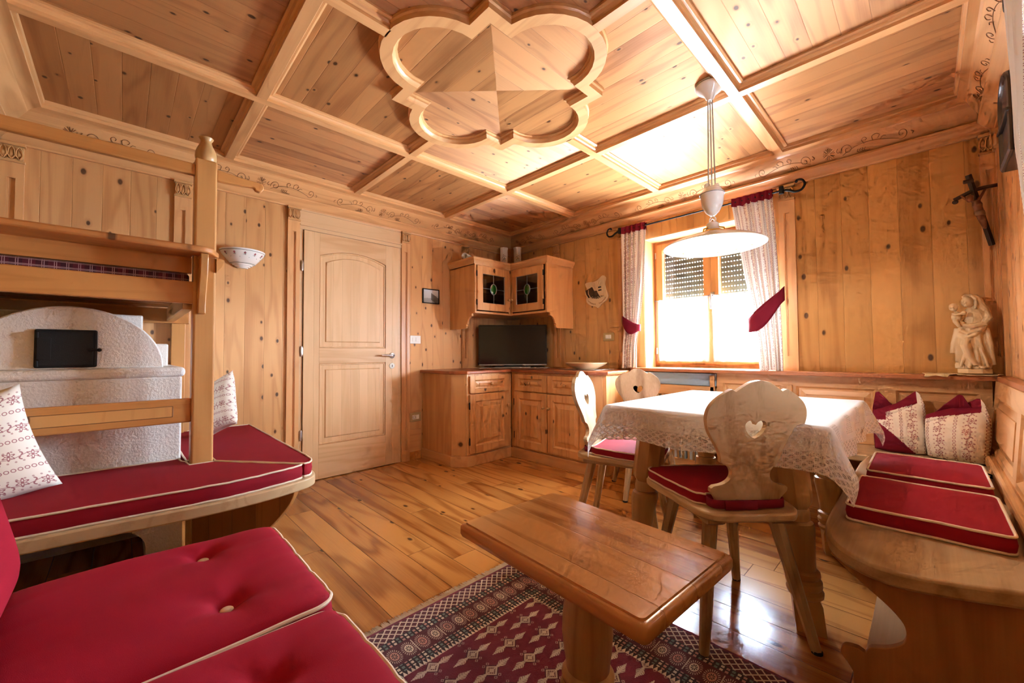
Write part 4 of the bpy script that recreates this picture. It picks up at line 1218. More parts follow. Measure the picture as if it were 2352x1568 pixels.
# ------------------------------------------------------------------ pendant lamp
lx, ly = 2.700, -1.222
t = thing('pendant_lamp', 'white ceramic rise-and-fall pendant lamp over the dining table', 'lamp', (lx, ly, ZC))
b = MB(); b.lathe([(.012, -.085), (.020, -.075), (.026, -.06), (.058, -.034), (.066, -.018), (.068, -.006), (.064, 0)], (lx, ly, ZC), 28); build('canopy', b, m_porc, t, smooth=50)
b = MB(); b.tube([(lx + .0672*math.cos(q*PI/14), ly + .0672*math.sin(q*PI/14), ZC - .012) for q in range(28)], .0014, 5, closed=True); build('painted_band', b, m_green, t)
cd = Vector((.695, .719, 0))
for s in (-.017, 0, .017):
    b = MB(); o = Vector((lx, ly, 0)) + cd*s
    b.tube([o*1 + Vector((0, 0, ZC - .07)) - cd*s*.4, o + Vector((0, 0, 1.80))], .0036, 8); build('cord', b, m_cord, t)
b = MB(); b.lathe([(.003, 1.672), (.012, 1.674), (.030, 1.690), (.046, 1.722), (.051, 1.750), (.0525, 1.772), (.056, 1.776), (.056, 1.784), (.050, 1.786), (.042, 1.806), (.034, 1.814), (.0, 1.816)], (lx, ly, 0), 32)
for s in (-.024, .022): b.lathe([(.015, 1.80), (.014, 1.828), (.009, 1.834), (0, 1.835)], (lx + cd.x*s, ly + cd.y*s, 0), 14)
build('counterweight', b, m_porc, t, smooth=50)
b = MB(); b.tube([(lx + .0563*math.cos(q*PI/14), ly + .0563*math.sin(q*PI/14), 1.780) for q in range(28)], .0014, 5, closed=True); build('painted_band', b, m_green, t)
b = MB()
for q in range(2):
    T = Tm((lx, ly, 1.650 - .012*q), rz=q*1.3, rx=PI/2); b.tube([T @ Vector((.015*math.cos(k*PI/8), .020*math.sin(k*PI/8), 0)) for k in range(16)], .003, 6, closed=True)
build('cord_loop', b, m_porc, t)
b = MB(); b.lathe([(.032, 1.592), (.033, 1.606), (.030, 1.612), (.028, 1.632), (.020, 1.640), (0, 1.641)], (lx, ly, 0), 24); build('socket_cap', b, m_porc, t, smooth=50)
b = MB(); b.lathe([(.046, 1.586), (.050, 1.591), (.046, 1.598), (.034, 1.600), (.032, 1.590)], (lx, ly, 0), 26)
for s in (0, 2.1, 4.2): b.tube([(lx + r*math.cos(s), ly + r*math.sin(s), z) for r, z in ((.03, 1.612), (.052, 1.604), (.056, 1.588))], .0035, 6)
build('gallery', b, m_brass, t, smooth=60)
b = MB(); pr = [(.040, 1.588), (.075, 1.583), (.13, 1.566), (.19, 1.545), (.222, 1.530), (.232, 1.521)]
b.cur = 0; b.lathe(pr, (lx, ly, 0), 56, cap=False)
b.cur = 1; b.lathe([(.232, 1.521), (.229, 1.519), (.219, 1.527), (.188, 1.541), (.128, 1.562), (.074, 1.579), (.036, 1.584)], (lx, ly, 0), 56, cap=False)
build('shade', b, [m_enamel_top, m_gloss], t, smooth=60)
for q in range(14):
    a = q*2*PI/14; f = MB(); f.ball((lx + .205*math.cos(a), ly + .205*math.sin(a), 1.5335), (.007, .007, .002), 8, 5)
    build('painted_flower', f, m_brass, t)
m_bulb = Mat('lamp_bulb'); m_bulb.set(color=(1, 1, 1, 1)); m_bulb.b.inputs['Emission Color'].default_value = (1, .90, .76, 1); m_bulb.b.inputs['Emission Strength'].default_value = BULB; m_bulb = m_bulb.m
b = MB(); b.ball((lx, ly, 1.535), (.040, .040, .046), 18, 12); build('bulb', b, m_bulb, t, smooth=80)

# ------------------------------------------------------------------ crucifix in the corner
t = thing('crucifix', 'dark wooden crucifix leaning out from the corner above the statuette', 'crucifix', (3.60, -.03, 1.55))
# plane across the corner

up0, up1 = Vector((3.5960, -0.1400, 1.9180)), Vector((3.6750, -0.0300, 1.5520))
b = MB(); b.tube([up0, up1], .016, 4, flat=.8); build('upright', b, m_cross, t, smooth=0, bevel=.002)
c0, c1, c2 = Vector((3.5440, -0.1100, 1.8060)), Vector((3.6200, -0.1150, 1.8390)), Vector((3.7010, -0.0500, 1.8600))
b = MB(); b.tube(spline([c0, c1, c2], 6), .0105, 6); b.ball(c0 + Vector((.004, -.004, -.012)), .012, 8, 6); build('crossbar', b, m_cross, t, smooth=30)
pl_ = Vector((3.5940, -0.1600, 1.8780))
b = MB(); b.tube([Vector((3.5770, -0.1550, 1.8800)), Vector((3.6130, -0.1500, 1.8820))], .010, 4); build('title_plate', b, m_cross, t, smooth=0)
fg = MB()
hd_ = Vector((3.5980, -0.1500, 1.7870)); ch = Vector((3.6230, -0.1300, 1.7560)); hip = Vector((3.6310, -0.1180, 1.7150)); kn = Vector((3.6390, -0.1150, 1.6750)); ft = Vector((3.6490, -0.0850, 1.6430))
fg.ball(hd_, (.014, .014, .018), 12, 8); fg.ball(hd_ + Vector((0, .004, .012)), (.016, .016, .010), 10, 6)
fg.tube([Vector((3.6190, -0.1300, 1.7780)), ch, Vector((3.6270, -0.1200, 1.7340)), hip], [.013, .020, .016, .017], 10)
for P0, P1, P2 in ((Vector((3.6110, -0.1300, 1.7770)), Vector((3.5880, -0.1250, 1.7950)), Vector((3.5670, -0.1200, 1.8230))), (Vector((3.6260, -0.1250, 1.7770)), Vector((3.6440, -0.1000, 1.8130)), Vector((3.6570, -0.0900, 1.8460)))): fg.tube([P0, P1, P2], [.009, .0065, .006], 8)
for o in (-.005, .005): fg.tube([hip + Vector((o, 0, -.004)), kn + Vector((o*1.2, -.006, 0)), ft + Vector((o*.6, 0, 0))], [.011, .009, .006], 8)
fg.ball(ft + Vector((0, -.006, -.006)), (.007, .012, .006), 8, 5)
build('figure', fg, m_figure, t, smooth=80, remesh=.0032)
lc = MB(); lc.lathe([(.0165, -.016), (.019, -.006), (.0195, .004), (.0175, .010)], tuple(hip), 14); lc.ball(hip + Vector((.015, -.006, -.010)), (.006, .006, .014), 8, 6); build('loincloth', lc, plain('loin_cloth', '#8e6a4e', .6), t, smooth=60, remesh=.003)

# ------------------------------------------------------------------ statuette on the wall shelf
SB = Vector((3.595, -.075, .878))
t = thing('mother_and_child_statuette', 'pale carved wood statuette of a veiled mother holding a child, on the corner shelf', 'statuette', tuple(SB))
b = MB(); b.prism([(SB.x + .062*math.cos(a*PI/4 + PI/8)*1.05, SB.y + .050*math.sin(a*PI/4 + PI/8)) for a in range(8)], SB.z, SB.z + .024, 'z'); build('plinth', b, m_lime, t, smooth=0, bevel=.002)
s = MB()
cam2 = Vector((3.42 - SB.x, -3.31 - SB.y, 0)).normalized(); rt = Vector((-cam2.y, cam2.x, 0)) * -1      # rt: to the left in the photo is -rt
rt = Vector((.999, .05, 0)); fw = Vector((-.05, -.999, 0))
def SP(a, d, z): return SB + rt*a + fw*d + Vector((0, 0, z))
secs = [  # z, centre a, centre d, half width, half depth, fold depth
    (.024, -.006, .0, .058, .040, .16), (.045, -.004, .0, .060, .042, .20), (.08, .000, .002, .058, .042, .20), (.12, -.006, .004, .058, .042, .17), (.16, -.014, .006, .060, .042, .13),
    (.20, -.012, .006, .056, .040, .10), (.235, -.004, .006, .050, .037, .07), (.265, .004, .004, .046, .034, .04), (.29, .008, .000, .046, .032, .02), (.315, .010, -.002, .046, .030, .02), (.335, .006, -.004, .034, .026, 0), (.350, .000, -.002, .016, .016, 0), (.36, -.002, .0, .012, .013, 0)]
K = 44; vs = []
for z, ca, cd_, hw, hd2, fo in secs:
    for k in range(K):
        an = 2*PI*k/K
        r = 1 + fo*(.55*math.sin(an*7 + z*9) + .45*math.sin(an*11 - z*16))*(1 if math.sin(an) > -.4 else .3)
        vs.append(SP(ca + hw*r*math.cos(an), cd_ + hd2*r*math.sin(an), z))
fs = [(j*K+i, j*K+(i+1) % K, (j+1)*K+(i+1) % K, (j+1)*K+i) for j in range(len(secs)-1) for i in range(K)]
fs += [tuple(range(K-1, -1, -1)), tuple((len(secs)-1)*K + i for i in range(K))]
s.add(vs, fs)
# head bowed to the child, veil
H = SP(-.018, .012, .378)
s.ball(H, (.0225, .0235, .029), 18, 12); s.ball(H + Vector((-.006, -.022, -.006)), (.004, .006, .006), 8, 6); s.ball(H + Vector((-.006, -.016, -.021)), (.009, .008, .006), 8, 6)
for e in (-1, 1): s.ball(H + Vector((-.004 + e*.010, -.0195, .004)), (.004, .003, .003), 8, 5)
s.ball(H + Vector((-.005, -.0215, -.0145)), (.005, .003, .002), 8, 5)
vl = [(-.006, -.002, .412, .006), (.006, -.006, .404, .018), (.014, -.010, .385, .024), (.022, -.012, .36, .026), (.032, -.010, .335, .026), (.042, -.008, .31, .022), (.046, -.004, .28, .016)]
s.tube([SP(a, d, z) for a, d, z, r in vl], [r for *_, r in vl], 14)
s.tube([SP(-.034, .018, .404), SP(-.024, .008, .415), SP(-.004, .004, .414), SP(.012, .012, .395), SP(.014, .018, .365), SP(.010, .022, .338)], [.005, .006, .007, .007, .007, .006], 8)
# arms round the child, hand
s.tube([SP(.044, .0, .318), SP(.054, .018, .285), SP(.040, .038, .258), SP(.002, .048, .250), SP(-.040, .046, .252)], [.017, .017, .014, .012, .009], 12)
s.tube([SP(-.030, .010, .315), SP(-.046, .022, .288), SP(-.050, .036, .270), SP(-.030, .044, .262)], [.015, .014, .012, .009], 12)
for q in range(4): s.tube([SP(-.040, .050, .252 + .004*q), SP(-.052, .052, .254 + .005*q), SP(-.060, .046, .256 + .005*q)], .0032, 6)
# mantle sweep across the hips, hanging point, knee
s.tube([SP(.050, .020, .262), SP(.020, .040, .226), SP(-.020, .044, .208), SP(-.046, .034, .228)], [.010, .011, .011, .010], 10)
s.tube([SP(.040, .026, .240), SP(.006, .044, .205), SP(-.030, .044, .182), SP(-.052, .026, .20)], [.008, .009, .009, .008], 10)
for a0, a1, z1 in ((-.058, -.078, .105), (-.044, -.060, .06), (.030, .052, .05), (.046, .066, .045)): s.tube([SP(a0, .012, .24), SP((a0+a1)/2 - .002, .018, .16), SP(a1, .016, z1)], [.010, .013, .009], 8)
s.tube([SP(-.022, .030, .205), SP(-.030, .046, .150), SP(-.016, .046, .085), SP(.006, .044, .045)], [.014, .019, .015, .011], 10)
for a0 in (-.035, -.012, .012, .034): s.tube([SP(a0*.5, .036, .16), SP(a0, .044, .09), SP(a0*1.35, .044, .034)], [.006, .0075, .006], 8)
for a0 in (-.02, .03): s.ball(SP(a0, .048, .032), (.011, .016, .008), 10, 6)
# child
Bc = SP(-.056, .030, .300)
s.ball(Bc, (.021, .019, .030), 14, 9); s.ball(SP(-.066, .034, .351), (.0185, .0185, .020), 14, 10); s.ball(SP(-.068, .053, .350), (.004, .005, .004), 8, 5)
s.ball(SP(-.066, .030, .360), (.019, .018, .014), 12, 8)
s.tube([SP(-.070, .036, .318), SP(-.058, .056, .310), SP(-.036, .056, .316)], [.008, .007, .0065], 8); s.ball(SP(-.030, .054, .318), (.012, .011, .012), 10, 7)
s.tube([SP(-.062, .040, .280), SP(-.058, .060, .268), SP(-.046, .058, .245)], [.012, .010, .008], 8)
build('carved_figure', s, m_lime, t, smooth=80, remesh=.0026)
# crumpled lace mat under it
mt = MB()
def matf(u, v):
    x = 3.405 + .275*u; y = -.012 - .150*v
    z = .8705 + .0035*(1 + math.sin(u*23 + v*4))*(.4 + .6*v) * (1 if abs(x - SB.x) > .07 else .15)
    if v > .82 and u < .32: z += .004 - (v - .82)*.09
    if v > .82: y -= .008*math.sin(u*31)
    return (x + .006*math.sin(v*9), y, z)
mt.grid(60, 16, matf); tag(build('lace_mat', mt, m_hessian, smooth=80, solid=.0025), 'crumpled yellowed lace mat under the carved statuette', 'mat')

# ------------------------------------------------------------------ dark wooden case, upper right
t = thing('wall_cabinet_case', 'dark arch-topped wooden case hung high on the right wall', 'wall case', (W, -.80, 1.745))
t.name = 'wall_case'
Yc, hw, z0, zs = -.800, .140, 1.745, 1.985
def archp(i): return [(Yc - hw + i, z0 + i), (Yc + hw - i, z0 + i)] + [(Yc + (hw - i)*math.cos(a), zs + (.11 - i*.6)*math.sin(a)) for a in [PI*q/16 for q in range(17)]]
b = MB(); b.prism(archp(.0), W - .050, W - .001, 'x'); build('case_body', b, m_darkwood, t, smooth=30, bevel=.003)
rings = [(0, W - .05), (.003, W - .056), (.012, W - .060), (.016, W - .055), (.024, W - .058), (.034, W - .050), (.038, W - .040)]
b = MB(); loops = [[(x, a, c) for a, c in archp(i)] for i, x in rings]; n = len(loops[0]); vs = [p for l in loops for p in l]
b.add(vs, [(j*n+i, j*n+(i+1) % n, (j+1)*n+(i+1) % n, (j+1)*n+i) for j in range(len(rings)-1) for i in range(n)] + [tuple((len(rings)-1)*n + i for i in range(n))])
build('front_moulding', b, m_darkwood, t, smooth=30)
b = MB(); b.box(W - .064, W - .05, Yc - hw, Yc + hw, zs - .085, zs - .072); build('cross_rail', b, m_darkwood, t, smooth=0, bevel=.003)

# ------------------------------------------------------------------ radiator niche under the sill
t = thing('radiator', 'white column radiator in the niche under the window sill', 'radiator', (1.80, -.02, .1))
for q in range(9):
    r = MB(); x = 1.70 + q*.062
    r.box(x, x + .042, -.055, -.004, .12, .60); r.tube([(x + .021, -.03, .115), (x + .021, -.03, .61)], .018, 8)
    build('column', r, m_radiator, t, smooth=40, bevel=.006)
r = MB(); r.tube([(1.69, -.03, .135), (2.27, -.03, .135)], .013, 8); build('pipe', r, m_radiator, t)
t = thing('radiator_screen', 'open pine frame with spindles in front of the radiator', 'radiator screen', (1.80, -.08, .1))
s = MB()
s.box(1.61, 2.29, -.085, -.065, .655, .735); s.box(1.61, 2.29, -.085, -.065, .09, .15); s.box(1.605, 1.66, -.085, -.065, .09, .735); s.box(2.26, 2.292, -.085, -.065, .09, .82)
build('frame', s, m_px, t, smooth=0, bevel=.003)
for q in range(15):
    s = MB(); x = 1.675 + q*.041; s.lathe([(.009, .15), (.009, .655)], (x, -.075, 0), 8, cap=False); build('spindle', s, m_turn, t)
b = MB(); b.box(1.61, 2.29, -.035, -.004, .735, .832); tag(build('radiator_hood', b, m_blue, smooth=0, bevel=.003), 'blue-grey metal hood above the radiator, under the sill', 'radiator hood')
# ------------------------------------------------------------------ wall shelf above the bench
b = MB(); b.prism([(1.600, -.003), (1.600, -.105), (1.640, -.135), (3.665, -.135), (3.665, -1.95), (W - .002, -1.95), (W - .002, -.003)], .842, .868, 'z')
tag(build('wall_shelf', b, m_shelf, smooth=0, bevel=.004), 'long reddish shelf board running under the window and round the corner', 'shelf')

# ------------------------------------------------------------------ corner bench
t = thing('corner_bench', 'built-in pine corner bench with panelled back behind the dining table', 'bench', (3.64, -.06, 0))
SZ = .435
def edge_end():                      # outline of the right arm seat with its curved free end
    return [(3.640, -.060), (3.640, -1.775)] + spline([(3.640, -1.775), (3.56, -1.800), (3.46, -1.852), (3.36, -1.885), (3.28, -1.862), (3.215, -1.79), (3.178, -1.66), (3.170, -1.50)], 6) + [(3.170, -.60), (3.185, -.42), (3.12, -.405), (2.30, -.405), (2.30, -.060)]
b = MB(); b.prism([(3.640, -.400)] + edge_end()[1:-4] + [(3.170, -.60), (3.185, -.400)], SZ - .042, SZ, 'z'); build('seat', b, m_benchy, t, smooth=30, bevel=.010, segs=3)
b = MB(); b.prism([(2.30, -.058), (2.30, -.400), (3.640, -.400), (3.640, -.058)], SZ - .042, SZ - .0005, 'z'); build('seat', b, m_benchx, t, smooth=30, bevel=.008)
# end panel with a swept front edge
ep = [(3.640, .0), (3.640, SZ - .042), (3.205, SZ - .042)] + spline([(3.205, SZ - .042), (3.235, .365), (3.285, .325), (3.335, .285), (3.362, .248), (3.358, .205), (3.325, .175), (3.290, .158), (3.278, .135)], 5) + spline([(3.262, .142), (3.232, .136), (3.222, .112), (3.235, .095)], 4) + [(3.25, .07), (3.25, 0)]
b = MB(); b.prism([(x, z) for x, z in ep], -1.775, -1.752, 'y'); build('end_panel', b, m_benchz, t, smooth=30, bevel=.004)
b = MB(); b.box(3.27, 3.64, -1.735, -.40, .0, .09); b.box(3.60, 3.64, -1.735, -.06, .09, SZ - .04); build('plinth_board', b, m_py, t, smooth=0)
b = MB(); b.box(2.34, 3.60, -.10, -.075, .0, SZ - .04); build('front_board', b, m_px, t, smooth=0)
b = MB(); b.box(2.975, 3.005, -.36, -.10, 0.06, SZ - .042); b.box(2.965, 3.015, -.385, -.10, 0, .075); build('support', b, m_benchz, t, smooth=0, bevel=.003)
b = MB(); b.box(2.33, 2.36, -.36, -.10, 0.06, SZ - .042); b.box(2.32, 2.37, -.385, -.10, 0, .075); build('support', b, m_benchz, t, smooth=0, bevel=.003)
# panelled back: window wall (leaning slightly), frame + raised panels
fW = lambda u, d, z: (u, -.040 - d - .022*(.842 - z)/.4, z)
fR = lambda u, d, z: (3.672 - d - .030*(.842 - z)/.4, u, z)
bk = MB(); pn = []
def backrest(face, cuts, mfr, mpn):
    f = MB(); zb, zt = SZ, .842
    def bx(mb, a, b_, c, d, d0, d1):
        vs = [face(a, d0, c), face(b_, d0, c), face(b_, d1, c), face(a, d1, c), face(a, d0, d), face(b_, d0, d), face(b_, d1, d), face(a, d1, d)]
        mb.add(vs, [(0,3,2,1),(4,5,6,7),(0,1,5,4),(1,2,6,5),(2,3,7,6),(3,0,4,7)])
    lo, hi = cuts[0], cuts[-1]
    bx(f, lo, hi, zt - .075, zt, -.02, .010); bx(f, lo, hi, zb, zb + .075, -.02, .010)
    for c in cuts: bx(f, max(lo, c - .045), min(hi, c + .045), zb + .075, zt - .075, -.02, .010)
    build('backrest_frame', f, mfr, t, smooth=0, bevel=.002)
    for p, q in zip(cuts, cuts[1:]):
        a, b_ = p + .045, q - .045; c, d = zb + .075, zt - .075
        rings = [(0, .009), (.006, .002), (.012, -.004), (.022, -.004), (.05, .004), (.052, .008)]
        vs = []
        for i, dd in rings: vs += [face(a + i, dd, c + i), face(b_ - i, dd, c + i), face(b_ - i, dd, d - i), face(a + i, dd, d - i)]
        fs = [(j*4+i, j*4+(i+1) % 4, (j+1)*4+(i+1) % 4, (j+1)*4+i) for j in range(len(rings)-1) for i in range(4)] + [(20, 21, 22, 23)]
        m = MB(); m.add(vs, fs); build('backrest_panel', m, mpn, t, smooth=0)
backrest(fW, [2.30, 2.76, 3.245, 3.655], m_px, m_px)
backrest(fR, [-1.85, -1.40, -.90, -.10], m_py, m_py)
b = MB(); b.box(2.755, 2.785, -.078, -.03, .62, .775); build('armrest_block', b, m_px, t, smooth=0, bevel=.006)
b = MB(); b.box(3.605, 3.64, -1.78, -.06, SZ, SZ + .055); build('seat_rail', b, m_py, t, smooth=0, bevel=.012)

# ------------------------------------------------------------------ cushions
def cushion(name, label, poly, z0, z1, mat, puff=.010, bulge=.006, cat='cushion', group=None, pipe=.0042, T=None, root=None, tufts=(), rz=0.0, smoothn=4, dents=None):
    """Flat box cushion: outline poly (closed), piping on both edges."""
    t = root or thing(name, label, cat, (sum(p[0] for p in poly)/len(poly), sum(p[1] for p in poly)/len(poly), z0), group=group)
    o = poly; n = len(o); cx = sum(p[0] for p in o)/n; cy = sum(p[1] for p in o)/n
    mb = MB(); vs = []; H = z1 - z0
    levels = [(-.001, z0 + .0), (bulge*.6, z0 + H*.2), (bulge, z0 + H*.5), (bulge*.6, z0 + H*.8), (0, z1)]
    nor = []
    for i in range(n):
        tx, ty = o[(i+1) % n][0] - o[i-1][0], o[(i+1) % n][1] - o[i-1][1]; l = math.hypot(tx, ty) or 1
        nor.append((ty/l, -tx/l))
    area = sum(o[i][0]*o[(i+1) % n][1] - o[(i+1) % n][0]*o[i][1] for i in range(n))
    sg = 1 if area > 0 else -1
    rnd = random.Random(n + int(1000*abs(cx)))
    wob = [rnd.uniform(-.0012, .0012) for _ in range(n)]
    for d, z in levels: vs += [(o[i][0] + nor[i][0]*sg*d, o[i][1] + nor[i][1]*sg*d, z + wob[i]) for i in range(n)]
    fs = [(j*n+i, j*n+(i+1) % n, (j+1)*n+(i+1) % n, (j+1)*n+i) for j in range(4) for i in range(n)]
    base = 4*n
    ks = (.93, .8, .6, .4, .2)
    for k in ks:
        b0 = len(vs)
        for i in range(n):
            vs.append((cx + (o[i][0]-cx)*k, cy + (o[i][1]-cy)*k, z1 + puff*(1 - k**3)))
        fs += [(base+i, base+(i+1) % n, b0+(i+1) % n, b0+i) for i in range(n)]; base = b0
    vs.append((cx, cy, z1 + puff)); fs += [(base+i, base+(i+1) % n, len(vs)-1) for i in range(n)]
    fs.append(tuple(range(n-1, -1, -1)))
    mb.add(vs, fs, T=T)
    build('cover', mb, mat, t, smooth=50)
    for z in (z0 + .003, z1):
        p = MB(); p.tube([(o[i][0] + nor[i][0]*sg*.002, o[i][1] + nor[i][1]*sg*.002, z + wob[i]) for i in range(n)], pipe, 8, closed=True, T=T)
        build('piping', p, m_piping, t)
    return t
def roundrect(x0, x1, y0, y1, r=.03, n=5, sub=5):
    pts = []
    for cx, cy, a in ((x1 - r, y1 - r, 0), (x0 + r, y1 - r, 90), (x0 + r, y0 + r, 180), (x1 - r, y0 + r, 270)):
        pts += arc(cx, cy, r, a, a + 90, n)
    out = []
    for i, p in enumerate(pts):
        q = pts[(i+1) % len(pts)]; d = math.hypot(q[0]-p[0], q[1]-p[1])
        k = max(1, int(d/.06)); out += [(p[0] + (q[0]-p[0])*j/k, p[1] + (q[1]-p[1])*j/k) for j in range(k)]
    return out
cushion('bench_cushion', 'near red bench cushion with cream piping, beside the hanging tablecloth corner', roundrect(3.222, 3.578, -1.560, -1.118, .022), SZ + .002, .487, m_red, .012, group='red bench cushions')
cushion('bench_cushion', 'far red bench cushion with cream piping, in front of the throw pillows', roundrect(3.230, 3.578, -.998, -.560, .022), SZ + .002, .487, m_red, .010, group='red bench cushions')
z_ = MB(); z_.tube([(3.583, -.60, .463), (3.60, -.605, .460), (3.607, -.598, .452)], .0035, 6); z_.box(3.598, 3.612, -.606, -.594, .444, .452)
tag(build('zip_pull', z_, m_black), 'small dark zip tag sticking out of the far red bench cushion', 'zip tag')

# standing throw pillows: floral with a red pocket, top edge chopped into two ears
def eared_pillow(label, T, w, h, red, front_top, back_top, thick, skew=0.0, belly=.05):
    """Standing pillow with its open top folded into two pointed flaps: front_top(u), back_top(u) give each sheet's height."""
    t = thing('throw_pillow', label, 'pillow', tuple(T.to_translation()), group='throw pillows on the bench')
    N = 60
    def sheet(s, top):
        def fn(u, v):
            a = 2*u - 1
            H = h*top(u)
            vv = v*H/h
            body = max(0, 1 - abs(a)**2.4)**.5 * max(0, math.sin(PI*min(vv/.86, 1)**.72))**.75
            x = a*w/2*(1 + belly*math.sin(PI*min(vv, 1)))+ skew*vv*h*0
            y = s*thick*body + s*.006*(v > .8)
            lift = .010*abs(a)**3*(1 - v)
            # flap curls inwards at the top
            y -= s*.030*max(0, v - .72)/.28*max(0, 1 - abs(a))
            y += .0025*math.sin(u*21 + v*9)*body
            return T @ Vector((x, y, v*H + lift))
        return fn
    mb = MB()
    mb.grid(N, N, sheet(-1, front_top), lambda u, v: (u*w*1.15, v*h*front_top(u)), matfn=lambda u, v: 1 if red(u, v*front_top(u)) else 0)
    mb.grid(N, N, sheet(1, back_top), lambda u, v: (u*w*1.15 + .5, v*h*back_top(u)), flip=True, matfn=lambda u, v: 1 if v > .5 and u < .8 else 0)
    build('pillow_cover', mb, [m_floral, m_redc], t, smooth=180, solid=.003)
    return t
def tri(u, pts):
    for p, q in zip(pts, pts[1:]):
        if u <= q[0]:
            k = (u - p[0])/(q[0] - p[0]); return p[1] + (q[1] - p[1])*k
    return pts[-1][1]
eared_pillow('throw pillow with diagonal red halves and a floral middle, left of the pair', Tm((3.305, -.215, SZ + .003), rz=math.radians(5), rx=math.radians(-13)), .205, .335,
    lambda u, v: (v < .52 - .66*u and u < .85) or (v > .56 + .30*(u) and u < .86) or (u < .25 and v > .50),
    lambda u: tri(u, ((0, .66), (.14, .70), (.45, .80), (.86, 1.03), (.93, .99), (1, .80))), lambda u: tri(u, ((0, .72), (.05, .98), (.12, 1.0), (.38, .78), (.7, .74), (1, .78))), .062)
eared_pillow('plump floral throw pillow with red folded top edge, right of the pair', Tm((3.512, -.265, SZ + .003), rz=math.radians(-12), rx=math.radians(-12)), .205, .325,
    lambda u, v: v > .60 + .20*u and u < .88,
    lambda u: tri(u, ((0, .66), (.3, .78), (.82, 1.0), (.88, 1.0), (.94, .92), (1, .70))), lambda u: tri(u, ((0, .66), (.25, .84), (.54, 1.04), (.60, 1.03), (.72, .86), (1, .72))), .090, belly=.12)

# ------------------------------------------------------------------ dining table
TX, TY, TW, TL_, TZ = 2.783, -1.180, .815, .985, .752
t = thing('dining_table', 'pine dining table with turned legs under the white lace cloth', 'table', (TX, TY, 0))
b = MB(); b.prism([(TX + x, TY + y) for x, y in roundrect(-TW/2, TW/2, -TL_/2, TL_/2, .02, 3)], TZ - .030, TZ, 'z'); build('tabletop', b, m_pyh, t, smooth=30, bevel=.004)
b = MB()
for a in ((-.32, .32, -.42, -.40), (-.32, .32, .40, .42), (-.34, -.32, -.42, .42), (.32, .34, -.42, .42)): b.box(TX + a[0], TX + a[1], TY + a[2], TY + a[3], TZ - .13, TZ - .03)
build('apron', b, m_px, t, smooth=0, bevel=.003)
legprof = [(.047, .400), (.050, .404), (.051, .418), (.046, .428)]
def table_leg(px, py, sx, sy):
    """Round-turned leg between an octagonal head and a square foot, splayed by (sx, sy)."""
    mb = MB()
    sh = lambda z: (px + sx*(1 - z/.62), py + sy*(1 - z/.62))
    def section(pts_z, seg, rot):
        vs = []; fs = []
        for r, z in pts_z:
            cx, cy = sh(z); vs += [(cx + r*math.cos(rot + 2*PI*k/seg), cy + r*math.sin(rot + 2*PI*k/seg), z) for k in range(seg)]
        m = len(pts_z)
        fs = [(j*seg+i, j*seg+(i+1) % seg, (j+1)*seg+(i+1) % seg, (j+1)*seg+i) for j in range(m-1) for i in range(seg)]
        fs += [tuple(range(seg-1, -1, -1)), tuple((m-1)*seg + k for k in range(seg))]
        mb.add(vs, fs)
    rot = PI/8
    section([(.048, .425), (.060, .442), (.064, .47), (.064, TZ - .03)], 8, rot)                     # octagonal head
    section([(.036, .375), (.046, .382), (.048, .400), (.047, .418), (.040, .428)], 24, 0)           # ring
    section([(.043, .205), (.046, .25), (.052, .31), (.057, .350), (.054, .372), (.040, .380)], 24, 0)  # vase
    section([(.044, .110), (.055, .118), (.058, .132), (.050, .142), (.056, .152), (.057, .168), (.048, .178), (.054, .187), (.054, .200), (.043, .208)], 24, 0)
    section([(.062, 0), (.062, .100), (.050, .122)], 4, PI/4 + .3)
    return mb
for px, py, sx, sy in ((2.545, -1.585, -.060, -.050), (3.042, -1.496, .060, -.012), (2.505, -.80, -.06, .04), (3.050, -.800, .03, .04)):
    build('leg', table_leg(px, py, sx, sy), m_turn, t, smooth=35)

# tablecloth
t2 = MB(); HX, HY = .57, .65; ax_, ay_ = TW/2 + .004, TL_/2 + .004
tc = thing('tablecloth', 'white cotton tablecloth with lace hem and insets over the dining table', 'tablecloth', (TX, TY, TZ + .003))
def cl(u, v):
    x = (2*u - 1)*HX; y = (2*v - 1)*HY
    # overhang in metres on each side of the top
    cx = max(-ax_, min(ax_, x)); cy = max(-ay_, min(ay_, y))
    ox, oy = x - cx, y - cy
    d = math.hypot(ox, oy)
    zt = TZ + .004
    if d < 1e-6: return (TX + x, TY + y, zt + .0012*math.sin(x*9)*math.sin(y*7))
    nx, ny = ox/d, oy/d
    r = .012
    ang = min(d/r, PI/2)
    hor = r*math.sin(ang); drop = r*(1 - math.cos(ang)) + max(0, d - r*PI/2)
    diag = min(abs(nx), abs(ny))*1.414
    s = x if abs(ny) > abs(nx) else y
    tc_ = 0 if diag > 0 else ((ax_ - abs(x)) if abs(ny) > abs(nx) else (ay_ - abs(y)))
    near = max(0, 1 - tc_/.17)**2
    flare = (.05 + .34*near + .16*diag)*max(0, d - .01)
    flare *= 1 - .35*min(1, max(0, d - .150)/.075)*(1 if diag > 0 else 0)
    wav = .009*math.sin(s*19 + (1 if ny > 0 else 3)) * min(1, d/.08) * (1 - diag) * (1 - near)
    hor += flare + wav
    drop *= 1 + (.22 if x < 0 else .05)*diag
    return (TX + cx + nx*hor, TY + cy + ny*hor, zt - drop + (.004*math.sin(s*19) if d > .1 else 0))
t2.grid(96, 108, cl, lambda u, v: ((2*u - 1)*HX, (2*v - 1)*HY))
build('cloth', t2, m_lace, tc, smooth=180)

